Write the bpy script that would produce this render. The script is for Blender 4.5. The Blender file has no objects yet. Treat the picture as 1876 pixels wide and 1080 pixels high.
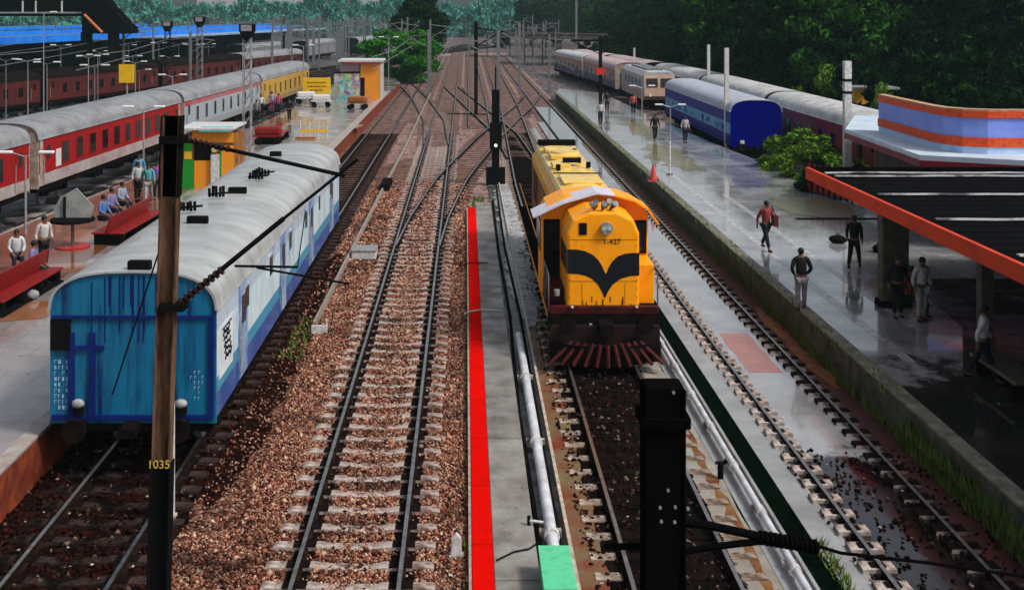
import bpy, math, random
import numpy as np
from mathutils import Vector, Matrix
random.seed(7); rng = np.random.default_rng(7)
R = math.radians
S = bpy.context.scene
COL = S.collection
# ------------------------------------------------------------------ camera, sky, sun, exposure
H0 = 8.9; F = 2100.0
cd = bpy.data.cameras.new("camera"); cam = bpy.data.objects.new("camera", cd); COL.objects.link(cam)
cam.location = (0, 0, H0); cam.rotation_euler = (R(90), 0, 0)
cd.sensor_width = 36; cd.lens = 36 * F / 1876; cd.shift_x = 85 / 1876; cd.shift_y = -516 / 1876
cd.clip_start = 0.1; cd.clip_end = 4000
S.camera = cam
w = bpy.data.worlds.new("World"); S.world = w; w.use_nodes = True
nt = w.node_tree; bg = nt.nodes["Background"]
sky = nt.nodes.new("ShaderNodeTexSky"); sky.sky_type = 'NISHITA'; sky.sun_disc = False
SUN_EL, SUN_AZ = 50, 118       # degrees; light comes from the right, a little behind the camera
sky.sun_elevation = R(SUN_EL); sky.sun_rotation = R(SUN_AZ); sky.dust_density = 4; sky.air_density = 1.0
hs = nt.nodes.new("ShaderNodeHueSaturation"); hs.inputs['Saturation'].default_value = 0.45
nt.links.new(sky.outputs[0], hs.inputs['Color']); nt.links.new(hs.outputs[0], bg.inputs['Color'])
bg.inputs['Strength'].default_value = 0.10
sl = bpy.data.lights.new("sun", 'SUN'); sl.energy = 2.2; sl.angle = R(10); sl.color = (1, .95, .88)
so = bpy.data.objects.new("sun", sl); COL.objects.link(so)
a, e = R(SUN_AZ), R(SUN_EL)
sd = Vector((math.sin(a) * math.cos(e), math.cos(a) * math.cos(e), math.sin(e)))
so.rotation_euler = (-sd).to_track_quat('-Z', 'Y').to_euler()
S.view_settings.view_transform = 'Standard'; S.view_settings.look = 'None'
S.view_settings.exposure = 0.38; S.view_settings.gamma = 1

def at(px, py, z=0.0):
    k = (H0 - z) / (py - 24.0)
    return ((px - 853) * k, k * F)
# ------------------------------------------------------------------ materials
MATS = {}
def mat(name, col, rough=.6, metal=0, c2=None, ns=3, amt=1.0, bump=0, bs=40, stretch=(1, 1, 1), spec=.22, lo=.35, hi=.65,
        wet=None, bands=None, band_axis=2, coat=0, detail=6, ior=1.5, joints=None, dirt_shade=None):
    if name in MATS: return MATS[name]
    m = bpy.data.materials.new(name); m.use_nodes = True; MATS[name] = m
    n = m.node_tree.nodes; l = m.node_tree.links; p = n["Principled BSDF"]
    p.inputs['Base Color'].default_value = (*col, 1); p.inputs['Roughness'].default_value = rough
    p.inputs['Metallic'].default_value = metal; p.inputs['Specular IOR Level'].default_value = spec
    p.inputs['Coat Weight'].default_value = coat; p.inputs['IOR'].default_value = ior if spec >= .1 else 1.03; p.inputs['Coat Roughness'].default_value = .06
    tc = n.new("ShaderNodeTexCoord"); mp = n.new("ShaderNodeMapping"); mp.inputs['Scale'].default_value = stretch
    l.new(tc.outputs['Object'], mp.inputs[0])
    basecol = None
    if bands:
        sx = n.new("ShaderNodeSeparateXYZ"); l.new(tc.outputs['Object'], sx.inputs[0])
        mr = n.new("ShaderNodeMath"); mr.operation = 'DIVIDE'; mr.inputs[1].default_value = 5.0
        l.new(sx.outputs[band_axis], mr.inputs[0])
        cr = n.new("ShaderNodeValToRGB"); cr.color_ramp.interpolation = 'CONSTANT'
        el = cr.color_ramp.elements
        for i, (z, c) in enumerate(bands):
            if i < 2: q = el[i]; q.position = z / 5
            else: q = el.new(z / 5)
            q.color = (*c, 1)
        l.new(mr.outputs[0], cr.inputs[0]); basecol = cr.outputs[0]; l.new(basecol, p.inputs['Base Color'])
    if c2 is not None:
        t = n.new("ShaderNodeTexNoise"); t.inputs['Scale'].default_value = ns; t.inputs['Detail'].default_value = detail
        t.inputs['Roughness'].default_value = .65
        l.new(mp.outputs[0], t.inputs['Vector'])
        r = n.new("ShaderNodeMapRange"); r.inputs[1].default_value = lo; r.inputs[2].default_value = hi; r.inputs[4].default_value = amt
        l.new(t.outputs[0], r.inputs[0])
        mx = n.new("ShaderNodeMix"); mx.data_type = 'RGBA'; l.new(r.outputs[0], mx.inputs[0])
        mx.inputs[6].default_value = (*col, 1); mx.inputs[7].default_value = (*c2, 1)
        if basecol: l.new(basecol, mx.inputs[6])
        l.new(mx.outputs[2], p.inputs['Base Color'])
    if joints:   # (width, height, darkening) paving joints
        bt = n.new("ShaderNodeTexBrick"); bt.inputs['Scale'].default_value = 1; bt.inputs['Brick Width'].default_value = joints[0]; bt.inputs['Row Height'].default_value = joints[1]
        bt.inputs['Mortar Size'].default_value = .02; bt.inputs['Mortar Smooth'].default_value = .3; bt.inputs['Color1'].default_value = (1,1,1,1); bt.inputs['Color2'].default_value = (.78,.78,.78,1); bt.inputs['Mortar'].default_value = (joints[2],)*3+(1,)
        l.new(tc.outputs['Object'], bt.inputs['Vector'])
        mj = n.new("ShaderNodeMix"); mj.data_type = 'RGBA'; mj.blend_type = 'MULTIPLY'; mj.inputs[0].default_value = 1
        src = p.inputs['Base Color'].links[0].from_socket if p.inputs['Base Color'].links else None
        if src: l.new(src, mj.inputs[6])
        else: mj.inputs[6].default_value = (*col,1)
        l.new(bt.outputs[0], mj.inputs[7]); l.new(mj.outputs[2], p.inputs['Base Color'])
    if dirt_shade:   # (y edge, softness, colour): painted deep shade and mud darkening the near end, ragged edge
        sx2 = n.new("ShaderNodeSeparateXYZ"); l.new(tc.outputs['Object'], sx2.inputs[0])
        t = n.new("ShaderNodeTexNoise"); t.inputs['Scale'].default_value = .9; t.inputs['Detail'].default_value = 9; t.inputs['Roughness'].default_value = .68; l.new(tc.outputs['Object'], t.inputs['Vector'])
        ma = n.new("ShaderNodeMath"); ma.operation = 'MULTIPLY_ADD'; ma.inputs[1].default_value = dirt_shade[1]*5; l.new(t.outputs[0], ma.inputs[0]); l.new(sx2.outputs[1], ma.inputs[2])
        r2 = n.new("ShaderNodeMapRange"); r2.inputs[1].default_value = dirt_shade[0]+dirt_shade[1]*2.5-.5; r2.inputs[2].default_value = dirt_shade[0]+dirt_shade[1]*2.5+.5; r2.inputs[3].default_value = 1; r2.inputs[4].default_value = 0
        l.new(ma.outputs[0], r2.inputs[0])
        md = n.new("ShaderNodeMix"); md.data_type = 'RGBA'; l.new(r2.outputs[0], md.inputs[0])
        l.new(p.inputs['Base Color'].links[0].from_socket, md.inputs[6]); md.inputs[7].default_value = (*dirt_shade[2], 1); l.new(md.outputs[2], p.inputs['Base Color'])
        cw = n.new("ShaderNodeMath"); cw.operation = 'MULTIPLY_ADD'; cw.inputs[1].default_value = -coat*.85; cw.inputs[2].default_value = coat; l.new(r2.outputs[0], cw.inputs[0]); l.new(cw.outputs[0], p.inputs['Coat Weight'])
    if wet:   # (scale, rough_wet, rough_dry, lo, hi)
        t = n.new("ShaderNodeTexNoise"); t.inputs['Scale'].default_value = wet[0]; t.inputs['Detail'].default_value = 4
        l.new(tc.outputs['Object'], t.inputs['Vector'])
        r = n.new("ShaderNodeMapRange"); r.inputs[1].default_value = wet[3]; r.inputs[2].default_value = wet[4]
        r.inputs[3].default_value = wet[1]; r.inputs[4].default_value = wet[2]
        l.new(t.outputs[0], r.inputs[0]); l.new(r.outputs[0], p.inputs['Roughness'])
    if bump:
        t = n.new("ShaderNodeTexNoise"); t.inputs['Scale'].default_value = bs; t.inputs['Detail'].default_value = 5
        l.new(mp.outputs[0], t.inputs['Vector'])
        b = n.new("ShaderNodeBump"); b.inputs['Strength'].default_value = bump; b.inputs['Distance'].default_value = .03
        l.new(t.outputs[0], b.inputs['Height']); l.new(b.outputs[0], p.inputs['Normal'])
    return m

def ballast_mat(name, cols, scale=16, dirt_shade=(.01, .008, .007), dlo=.45, dhi=.75, rough=.5, bump=1.0, island=False):
    m = bpy.data.materials.new(name); m.use_nodes = True
    n = m.node_tree.nodes; l = m.node_tree.links; p = n["Principled BSDF"]; p.inputs['Roughness'].default_value = rough; p.inputs['Specular IOR Level'].default_value = .04 if 'dark' in name else .25; p.inputs['IOR'].default_value = 1.03 if 'dark' in name else 1.3
    tc = n.new("ShaderNodeTexCoord")
    cr = n.new("ShaderNodeValToRGB"); el = cr.color_ramp.elements
    for i, c in enumerate(cols):
        q = el[i] if i < 2 else el.new(.5)
        q.color = (*c, 1)
    for i in range(len(cols)): el[i].position = i / (len(cols) - 1)
    for i, c in enumerate(cols): el[i].color = (*c, 1)
    if island:
        g = n.new("ShaderNodeNewGeometry"); l.new(g.outputs['Random Per Island'], cr.inputs[0])
    else:
        v = n.new("ShaderNodeTexVoronoi"); v.inputs['Scale'].default_value = scale
        l.new(tc.outputs['Object'], v.inputs['Vector'])
        sp = n.new("ShaderNodeSeparateColor"); l.new(v.outputs['Color'], sp.inputs[0]); l.new(sp.outputs[0], cr.inputs[0])
        b = n.new("ShaderNodeBump"); b.inputs['Strength'].default_value = bump; b.inputs['Distance'].default_value = .04; b.invert = True
        l.new(v.outputs['Distance'], b.inputs['Height']); l.new(b.outputs[0], p.inputs['Normal'])
    t = n.new("ShaderNodeTexNoise"); t.inputs['Scale'].default_value = .6; t.inputs['Detail'].default_value = 7; t.inputs['Roughness'].default_value = .7
    l.new(tc.outputs['Object'], t.inputs['Vector'])
    r = n.new("ShaderNodeMapRange"); r.inputs[1].default_value = dlo; r.inputs[2].default_value = dhi; l.new(t.outputs[0], r.inputs[0])
    mx = n.new("ShaderNodeMix"); mx.data_type = 'RGBA'; l.new(r.outputs[0], mx.inputs[0])
    l.new(cr.outputs[0], mx.inputs[6]); mx.inputs[7].default_value = (*dirt_shade, 1); l.new(mx.outputs[2], p.inputs['Base Color'])
    MATS[name] = m; return m

# ------------------------------------------------------------------ mesh builder
class MB:
    def __init__(s): s.v = []; s.f = []; s.m = []; s.cur = 0
    def add(s, vs, fs):
        o = len(s.v); s.v += [tuple(q) for q in vs]; s.f += [tuple(i + o for i in f) for f in fs]; s.m += [s.cur] * len(fs); return s
    def box(s, x0, x1, y0, y1, z0, z1):
        return s.add([(x0,y0,z0),(x1,y0,z0),(x1,y1,z0),(x0,y1,z0),(x0,y0,z1),(x1,y0,z1),(x1,y1,z1),(x0,y1,z1)],
                     [(0,3,2,1),(4,5,6,7),(0,1,5,4),(1,2,6,5),(2,3,7,6),(3,0,4,7)])
    def cbox(s, c, d, rot=None):
        vs = [Vector((sx*d[0]/2, sy*d[1]/2, sz*d[2]/2)) for sz in (-1,1) for sx,sy in ((-1,-1),(1,-1),(1,1),(-1,1))]
        if rot is not None: vs = [rot @ q for q in vs]
        return s.add([q + Vector(c) for q in vs], [(0,3,2,1),(4,5,6,7),(0,1,5,4),(1,2,6,5),(2,3,7,6),(3,0,4,7)])
    def tube(s, pts, r, n=8, r2=None):
        pts = [Vector(p) for p in pts]; N = len(pts); vs = []; fs = []
        for i, p in enumerate(pts):
            d = (pts[min(i+1, N-1)] - pts[max(i-1, 0)]).normalized()
            up = Vector((0,0,1)) if abs(d.z) < .9 else Vector((1,0,0))
            a_ = d.cross(up).normalized(); b_ = a_.cross(d)
            rr = r if r2 is None else r + (r2 - r) * i / (N - 1)
            for k in range(n):
                t = 2*math.pi*k/n; vs.append(p + (a_*math.cos(t) + b_*math.sin(t))*rr)
        for i in range(N-1):
            for k in range(n): fs.append((i*n+k, i*n+(k+1)%n, (i+1)*n+(k+1)%n, (i+1)*n+k))
        fs.append(tuple(range(n))[::-1]); fs.append(tuple(range((N-1)*n, N*n)))
        return s.add(vs, fs)
    def prism(s, pts, axis, a0, a1):      # 2-D outline extruded along axis
        def mk(p, a): return {'x': (a, p[0], p[1]), 'y': (p[0], a, p[1]), 'z': (p[0], p[1], a)}[axis]
        n = len(pts); vs = [mk(p, a0) for p in pts] + [mk(p, a1) for p in pts]
        fs = [(i, (i+1)%n, (i+1)%n+n, i+n) for i in range(n)] + [tuple(range(n))[::-1], tuple(range(n, 2*n))]
        return s.add(vs, fs)
    def strip(s, prof, path):             # open/closed profile (dx,z) swept along XY path
        vs = []; fs = []; n = len(prof)
        for i, (x, y) in enumerate(path):
            x0, y0 = path[max(i-1,0)]; x1, y1 = path[min(i+1,len(path)-1)]
            d = Vector((x1-x0, y1-y0, 0)).normalized(); nn = Vector((d.y, -d.x, 0))
            for dx, z in prof: vs.append((x + nn.x*dx, y + nn.y*dx, z))
        for i in range(len(path)-1):
            for k in range(n): fs.append((i*n+k, i*n+(k+1)%n, (i+1)*n+(k+1)%n, (i+1)*n+k))
        fs.append(tuple(range(n))); fs.append(tuple(range((len(path)-1)*n, len(path)*n))[::-1])
        return s.add(vs, fs)
    def sphere(s, c, r, sc=(1,1,1), u=12, v_=8):
        vs = [(c[0], c[1], c[2]+r*sc[2])]; fs = []
        for i in range(1, v_):
            t = math.pi*i/v_
            for k in range(u):
                q = 2*math.pi*k/u; vs.append((c[0]+r*sc[0]*math.sin(t)*math.cos(q), c[1]+r*sc[1]*math.sin(t)*math.sin(q), c[2]+r*sc[2]*math.cos(t)))
        vs.append((c[0], c[1], c[2]-r*sc[2])); L = len(vs)-1
        for k in range(u): fs.append((0, 1+k, 1+(k+1)%u))
        for i in range(v_-2):
            for k in range(u): fs.append((1+i*u+k, 1+(i+1)*u+k, 1+(i+1)*u+(k+1)%u, 1+i*u+(k+1)%u))
        for k in range(u): fs.append((L, 1+(v_-2)*u+(k+1)%u, 1+(v_-2)*u+k))
        return s.add(vs, fs)
    def build(s, name, m, parent=None, smooth=False, bevel=0):
        me = bpy.data.meshes.new(name); me.from_pydata(s.v, [], s.f)
        for q in (m if isinstance(m, (list, tuple)) else [m]): me.materials.append(q)
        me.polygons.foreach_set('material_index', s.m)
        if smooth: me.polygons.foreach_set('use_smooth', [True]*len(s.f))
        me.update(); fix(me)
        o = bpy.data.objects.new(name, me); COL.objects.link(o)
        if parent: o.parent = parent
        if smooth:
            es = o.modifiers.new('e', 'EDGE_SPLIT'); es.split_angle = R(40)
        if bevel:
            b = o.modifiers.new('b', 'BEVEL'); b.width = bevel; b.segments = 2; b.limit_method = 'ANGLE'; b.angle_limit = R(50)
        return o
import bmesh
def fix(me):
    if len(me.polygons) > 60000: return
    bm = bmesh.new(); bm.from_mesh(me); bmesh.ops.recalc_face_normals(bm, faces=bm.faces); bm.to_mesh(me); bm.free()
def tag(o, label=None, cat=None, group=None, kind=None):
    if label: o['label'] = label
    if cat: o['category'] = cat
    if group: o['group'] = group
    if kind: o['kind'] = kind
    return o
def thing(name, label, cat, loc=(0,0,0), rz=0, group=None):
    o = bpy.data.objects.new(name, None); COL.objects.link(o); o.location = loc; o.rotation_euler = (0,0,rz)
    o.empty_display_size = .2
    return tag(o, label, cat, group)
def dup(o, parent=None, **k):
    c = o.copy(); COL.objects.link(c); c.parent = parent
    for ch in list(o.children): dup(ch, c)
    return c
def place(o, loc, rz=0, label=None, scale=None):
    o.location = loc; o.rotation_euler[2] = rz
    if label: o['label'] = label
    if scale: o.scale = scale
    return o
def text_mesh(name, s, size, m, parent, loc, rot, ext=.004):
    cu = bpy.data.curves.new(name, 'FONT'); cu.body = s; cu.size = size; cu.extrude = ext; cu.align_x = 'CENTER'
    t = bpy.data.objects.new(name, cu); COL.objects.link(t)
    dg = bpy.context.evaluated_depsgraph_get(); me = bpy.data.meshes.new_from_object(t.evaluated_get(dg))
    bpy.data.objects.remove(t)
    me.materials.clear(); me.materials.append(m)
    o = bpy.data.objects.new(name, me); COL.objects.link(o); o.parent = parent; o.location = loc; o.rotation_euler = rot
    return o

# common materials
BLACK = mat('black_paint', (.005,.005,.006), .5, c2=(.010,.009,.008), ns=6, spec=.05)
DARK = mat('dark_grime', (.004,.004,.0045), .8, c2=(.014,.008,.007), ns=5, spec=.02)
STEELP = mat('rail_head', (.42,.41,.40), .28, .85, c2=(.2,.17,.15), ns=5)
RUSTD = mat('rail_side', (.006,.005,.004), .8, spec=.05, c2=(.03,.015,.010), ns=9)
CONC = mat('concrete_sleeper', (.56,.48,.43), .6, c2=(.13,.08,.065), ns=5.5, bump=.4, bs=60)
CONCD = mat('dark_sleeper', (.07,.045,.04), .7, c2=(.006,.005,.005), ns=2, lo=.38, hi=.6, bump=.4, spec=.08)
CONCR = mat('maroon_sleeper', (.24,.11,.11), .6, c2=(.16,.09,.09), ns=5)
FARS = mat('far_sleeper', (.28,.18,.15), .7, c2=(.10,.055,.05), ns=1.2)
WHITE = mat('white_paint', (.7,.7,.7), .4, c2=(.38,.37,.35), ns=8)
LAMPW = mat('lamp_cover', (.75,.76,.78), .25)
GREY = mat('grey_metal', (.25,.26,.27), .45, .3, c2=(.1,.1,.1), ns=9)
GREYL = mat('galvanised', (.42,.43,.45), .4, .4, c2=(.22,.22,.22), ns=9)
GLASS = mat('dark_glass', (.004,.005,.006), .12, spec=.5)
GREEN = mat('weed', (.05,.14,.015), .6, c2=(.12,.12,.02), ns=4)

# ------------------------------------------------------------------ ground
def sheet(name, x0, x1, y0, y1, z, m, kind='structure', **k):
    o = MB().add([(x0,y0,z),(x1,y0,z),(x1,y1,z),(x0,y1,z)], [(0,1,2,3)]).build(name, m); return tag(o, kind=kind, **k)
def wavy(name, x0, x1, y0, y1, z, m, amp=.06, step=.5, kind='structure'):
    ys = np.arange(y0, y1+step, step); vs = []; fs = []; tl_ = min(4, (y1-y0)*.25); cx = (x0+x1)/2
    for i, y in enumerate(ys):
        u = max(.04, min(1, (ys[-1]-y)/tl_, 1 if y0 < 12 else (y-y0+.1)/tl_))**.5 if amp > .03 else 1
        vs += [(cx + (x0-cx)*u + random.uniform(-amp, amp)*u, y, z), (cx + (x1-cx)*u + random.uniform(-amp, amp)*u, y, z)]
        if i: fs.append((2*i-2, 2*i-1, 2*i+1, 2*i))
    return tag(MB().add(vs, fs).build(name, m), kind=kind)
gm = ballast_mat('yard_ground', [(.01,.008,.01),(.12,.08,.08),(.30,.22,.21),(.04,.03,.03),(.02,.015,.015)], 2.2, (.02,.015,.015), .45, .7)
BAL = [(.006,.003,.003),(.26,.078,.042),(.46,.215,.125),(.04,.010,.008),(.64,.42,.29),(.28,.09,.06),(.08,.02,.014),(.015,.006,.005),(.38,.19,.12)]
bm_ = ballast_mat('ballast', [tuple(q*.55 for q in c) for c in BAL], 15, (.012,.006,.005), .5, .72)
sheet('ground', -1500, 1500, -100, 3000, -.30, gm)
# central ballast bed
wavy('ballast_bed', -5.0, .2, 10, 72, -.19, bm_, .12)
dirty = ballast_mat('dark_ballast', [(.003,.002,.002),(.012,.005,.004),(.006,.003,.003),(.02,.010,.008),(.035,.007,.006)], 13, (.025,.004,.003), .55, .7, .85)
wavy('trackbed_left', -8.4, -5.0, 8, 56, -.194, dirty, .1); wavy('dark_verge', -5.2, -4.35, 21, 44, -.186, dirty, .15)  # verge: narrow darker strip along the parked coach
# low concrete strip with red edge
conc_path = mat('path_concrete', (.30,.285,.265), .5, joints=(3.1,6.0,.4), c2=(.14,.125,.11), ns=1.3, bump=.25, bs=25, wet=(1.2,.25,.7,.4,.6))
redp = mat('red_edge_paint', (.66,.003,.001), .7, spec=.08, c2=(.34,.006,.004), ns=3.5, amt=.8, lo=.52, hi=.8, detail=9, joints=(4.0,2.4,.5), bump=.25, bs=30)
tag(MB().box(.455, 1.18, 8, 54, -.28, .0).build('path', conc_path, bevel=.02), kind='structure')
tag(MB().box(.10, .45, 8, 52.5, -.28, .006).build('path_edge', redp, bevel=.015), kind='structure')
tag(MB().box(.05, .096, 8, 52.5, -.28, -.01).build('path_kerb', mat('kerb', (.42,.34,.3), .7, c2=(.25,.16,.13), ns=6)), kind='structure')
mud = mat('wet_mud', (.16,.14,.10), .3, c2=(.07,.045,.02), ns=2.2, bump=.5, bs=10, wet=(1.3,.08,.5,.4,.6))
mudy = mat('rusty_mud', (.15,.14,.07), .4, c2=(.16,.03,.012), ns=1.1, bump=.5, bs=12, wet=(1.3,.1,.5,.4,.6))
oil = mat('oily_bed_and_shade', (.003,.003,.0035), .6, spec=.05, c2=(.012,.007,.006), ns=3, bump=.6, bs=14)
wavy('drain_bed', 1.18, 1.78, 8, 70, -.15, mat('slime', (.03,.028,.025), .3, c2=(.15,.15,.14), ns=2.5, bump=.6, bs=10, lo=.45, hi=.6), .05)
wavy('drain_slab', 1.45, 2.35, 33, 62, -.12, mat('slab', (.42,.42,.42), .35, c2=(.12,.12,.12), ns=4, bump=.4, bs=14, lo=.42, hi=.62), .12)
wavy('mud_strip', 1.72, 2.3, 8, 45, -.146, mudy, .06)
wavy('oily_trackbed', 2.3, 4.45, 8, 48, -.15, oil, .06)
apron = mat('wet_concrete', (.32,.325,.32), .18, c2=(.2,.2,.19), ns=.9, bump=.08, bs=12, wet=(.6,.05,.3,.4,.6), coat=.6)
sand = mat('pale_apron', (.33,.30,.26), .4, c2=(.2,.17,.13), ns=1.5, bump=.2, bs=15, wet=(1.1,.12,.6,.4,.6))
wavy('apron_strip', 4.40, 5.0, 8, 60, -.142, sand, .04)
wavy('rust_streak', 4.72, 4.86, 17, 25.5, -.138, mat('rust_stain', (.12,.025,.006), .5, c2=(.22,.11,.03), ns=2), .07, .4)
sheet('apron_band', 5.0, 5.52, 8, 90, -.134, apron)
wavy('drain_channel', 5.50, 5.96, 8, 80, -.126, mat('drain', (.002,.006,.003), .9, spec=.05, c2=(.001,.002,.001), ns=3), .025)
tag(MB().box(5.47, 5.53, 8, 80, -.13, -.07).build('drain_kerb', apron), kind='structure')
sheet('apron_middle', 5.95, 6.5, 8, 95, -.122, apron)
flood = mat('flooded_slab', dirt_shade=(23.5,1.3,(.006,.004,.004)), col=(.38,.385,.39), rough=.08, spec=.5, c2=(.24,.24,.235), ns=.7, bump=.03, bs=8, wet=(.5,.03,.16,.4,.6), coat=1, ior=1.6)  # near end darkened: trackbed mud and painted deep shade
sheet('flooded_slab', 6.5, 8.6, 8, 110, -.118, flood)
wavy('pink_patch', 7.12, 7.95, 28.8, 32.2, -.114, mat('pink_stain', (.42,.17,.14), .3, c2=(.3,.14,.12), ns=3, coat=.4), .03)
wavy('trackbed_wall_side', 8.56, 9.28, 8, 120, -.108, mat('wall_side_mud', (.035,.012,.010), .6, c2=(.10,.018,.012), ns=1.8, bump=.7, bs=12), .08)
wavy('rust_mud_patch', 8.72, 9.12, 27.5, 35, -.10, mat('orange_mud', (.26,.11,.02), .5, c2=(.12,.03,.01), ns=2.5, bump=.6), .12, .4)

# far ballast tone between tracks
pk = ballast_mat('pink_ballast', [(.05,.025,.022),(.24,.13,.105),(.36,.22,.18),(.13,.06,.05),(.44,.31,.27)], 5, (.05,.03,.026), .5, .75)
sheet('yard_ballast', -7.9, 9.2, 46, 260, -.21, pk)
ysp = ballast_mat('left_yard_ground', [(.004,.004,.005),(.02,.014,.016),(.10,.075,.08),(.01,.008,.008),(.30,.26,.26),(.008,.006,.006)], 1.3, (.006,.005,.006), .45, .7)
wavy('brown_trackbed', -8.2, -4.9, 42, 135, -.198, bm_, .15)
tag(MB().add([(-19,55,-.25),(-22,20,-.25),(-200,20,-.25),(-300,420,-.25),(-8,420,-.25),(-8,160,-.25),(-15,130,-.25)], [tuple(range(7))]).build('left_yard_ground', ysp), kind='structure')

# ------------------------------------------------------------------ loose stones (stuff)
def stones(name, regs, m, avoid=None):
    V = []; Fc = []; o = 0
    octf = np.array([(0,2,4),(2,1,4),(1,3,4),(3,0,4),(2,0,5),(1,2,5),(3,1,5),(0,3,5)])
    base = np.array([(-1,0,0),(1,0,0),(0,-1,0),(0,1,0),(0,0,1),(0,0,-1)], float)
    for x0,x1,y0,y1,dens,s,z in regs:
        n = int((x1-x0)*(y1-y0)*dens)
        P = np.stack([rng.uniform(x0,x1,n), rng.uniform(y0,y1,n), np.full(n, z)], 1)
        if avoid is not None: P = P[avoid(P)]
        n = len(P)
        sz = s*rng.uniform(.55,1.35,(n,1,3)); sz[:,:,2] *= .8
        ang = rng.uniform(0,6.28,n); c, s_ = np.cos(ang), np.sin(ang)
        vv = base[None]*sz + rng.normal(0, s*.22, (n,6,3))
        x = vv[:,:,0]*c[:,None]-vv[:,:,1]*s_[:,None]; y = vv[:,:,0]*s_[:,None]+vv[:,:,1]*c[:,None]
        vv = np.stack([x,y,vv[:,:,2]],2) + P[:,None]
        vv[:,:,2] += rng.uniform(-.01,.02,(n,1))
        V.append(vv.reshape(-1,3)); Fc.append((octf[None]+6*np.arange(n)[:,None,None]+o).reshape(-1,3)); o += 6*n
    V = np.concatenate(V); Fc = np.concatenate(Fc)
    me = bpy.data.meshes.new(name); me.vertices.add(len(V)); me.vertices.foreach_set('co', V.ravel())
    me.loops.add(Fc.size); me.loops.foreach_set('vertex_index', Fc.ravel()); me.polygons.add(len(Fc))
    me.polygons.foreach_set('loop_start', np.arange(len(Fc))*3); me.update(calc_edges=True); me.validate()
    me.materials.append(m); ob = bpy.data.objects.new(name, me); COL.objects.link(ob); return ob
stm = ballast_mat('ballast_stone', BAL, 1, (.010,.004,.004), .50, .70, .45, island=True)
SP = .70
def av(P):
    x, y = P[:,0], P[:,1]; k = np.ones(len(P), bool)
    for rx in (-2.72,-1.04): k &= (np.abs(x-rx) > .21) | ((rng.random(len(P)) < .06) & (np.abs(x-rx) > .08))
    ph = np.abs(((y - 16.0 + SP/2) % SP) - SP/2)
    on = (ph < .12) & (x > -3.28) & (x < -.48)
    mid = (x > -2.25) & (x < -1.5)
    k &= ~(on & ~mid) | (rng.random(len(P)) < .10)
    k &= ~(on & mid) | (rng.random(len(P)) < .45)
    k &= ~((x < -4.3-.5*((y-22)/22-.5)) & (y > 20) & (y < 43)) | (rng.random(len(P)) < .12)
    return k
for rx in (-2.72,-1.04): wavy('rail_shade', rx-.19, rx+.19, 12, 62, -.183, MATS['oily_bed_and_shade'], .03)  # dark strips paint the shade beside each rail
tag(stones('ballast_stones', [(-5.0,.04,16,27,760,.030,-.174),(-5.0,.04,27,40,430,.038,-.172),(-4.9,.04,40,62,130,.06,-.172),(-5.0,.04,16,40,14,.065,-.165)], stm, av),
    'reddish brown crushed stone ballast around the middle track', 'ballast', kind='stuff')
stm2 = ballast_mat('dark_stone', [(.004,.003,.003),(.012,.006,.005),(.05,.012,.01),(.006,.004,.004),(.006,.004,.004),(.16,.11,.09)], 1, (.02,.006,.004), .5, .7, .4, island=True)
tag(stones('trackbed_stones', [(-8.3,-5.0,15,40,40,.05,-.17),(6.4,9.2,16,23.6,26,.045,-.10),(2.0,4.45,16,44,45,.045,-.14)], stm2),
    'dark oily loose stones scattered on the side track beds', 'stones', kind='stuff')

# ------------------------------------------------------------------ tracks
def interp(pts, y):
    if y <= pts[0][0]: return pts[0][1]
    for (y0,x0),(y1,x1) in zip(pts, pts[1:]):
        if y <= y1:
            t = (y-y0)/(y1-y0); return x0+(x1-x0)*t
    return pts[-1][1]
def sleeper_mesh(style):
    b = MB()
    if style == 'full':
        for s in (-1,1):
            b.prism([(s*1.38,-.24),(s*1.38,-.145),(s*1.30,-.125),(s*.55,-.125),(s*.40,-.155),(s*0,-.16),(s*0,-.24)], 'y', -.115, .115)
        b.cur = 1
        for s in (-1,1): b.box(s*.84-.19, s*.84+.19, -.118, .118, -.1245, -.11)  # dark pads: fastenings with painted shade beside the rails
    elif style == 'oily':
        for s in (-1,1): b.box(min(s*.95,s*1.38),max(s*.95,s*1.38),-.12,.12,-.24,-.125)
        b.cur = 1; b.box(-.948,.948,-.11,.11,-.24,-.13)
        for s in (-1,1): b.box(s*.84-.10, s*.84+.10, -.10, .10, -.129, -.11)
    elif style == 'block':
        b.prism([(-1.14,-.24),(-1.12,-.05),(-.57,-.05),(-.54,-.2),(.54,-.2),(.57,-.05),(1.11,-.05),(1.14,-.24)], 'y', -.15, .15)
        b.m = [1 if i in (4,5,6) else 0 for i in range(len(b.m))]; b.cur = 1
        for s in (-1,1): b.box(s*.84-.12, s*.84+.12, -.09, .09, -.049, -.03)
    me_o = b.build('sleeper', [CONC if style != 'block' else mat('block_concrete', (.40,.34,.30), .6, c2=(.10,.08,.07), ns=6, bump=.4), DARK]); me = me_o.data; bpy.data.objects.remove(me_o); return me
SL = {k: sleeper_mesh(k) for k in ('full','block','oily')}
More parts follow.
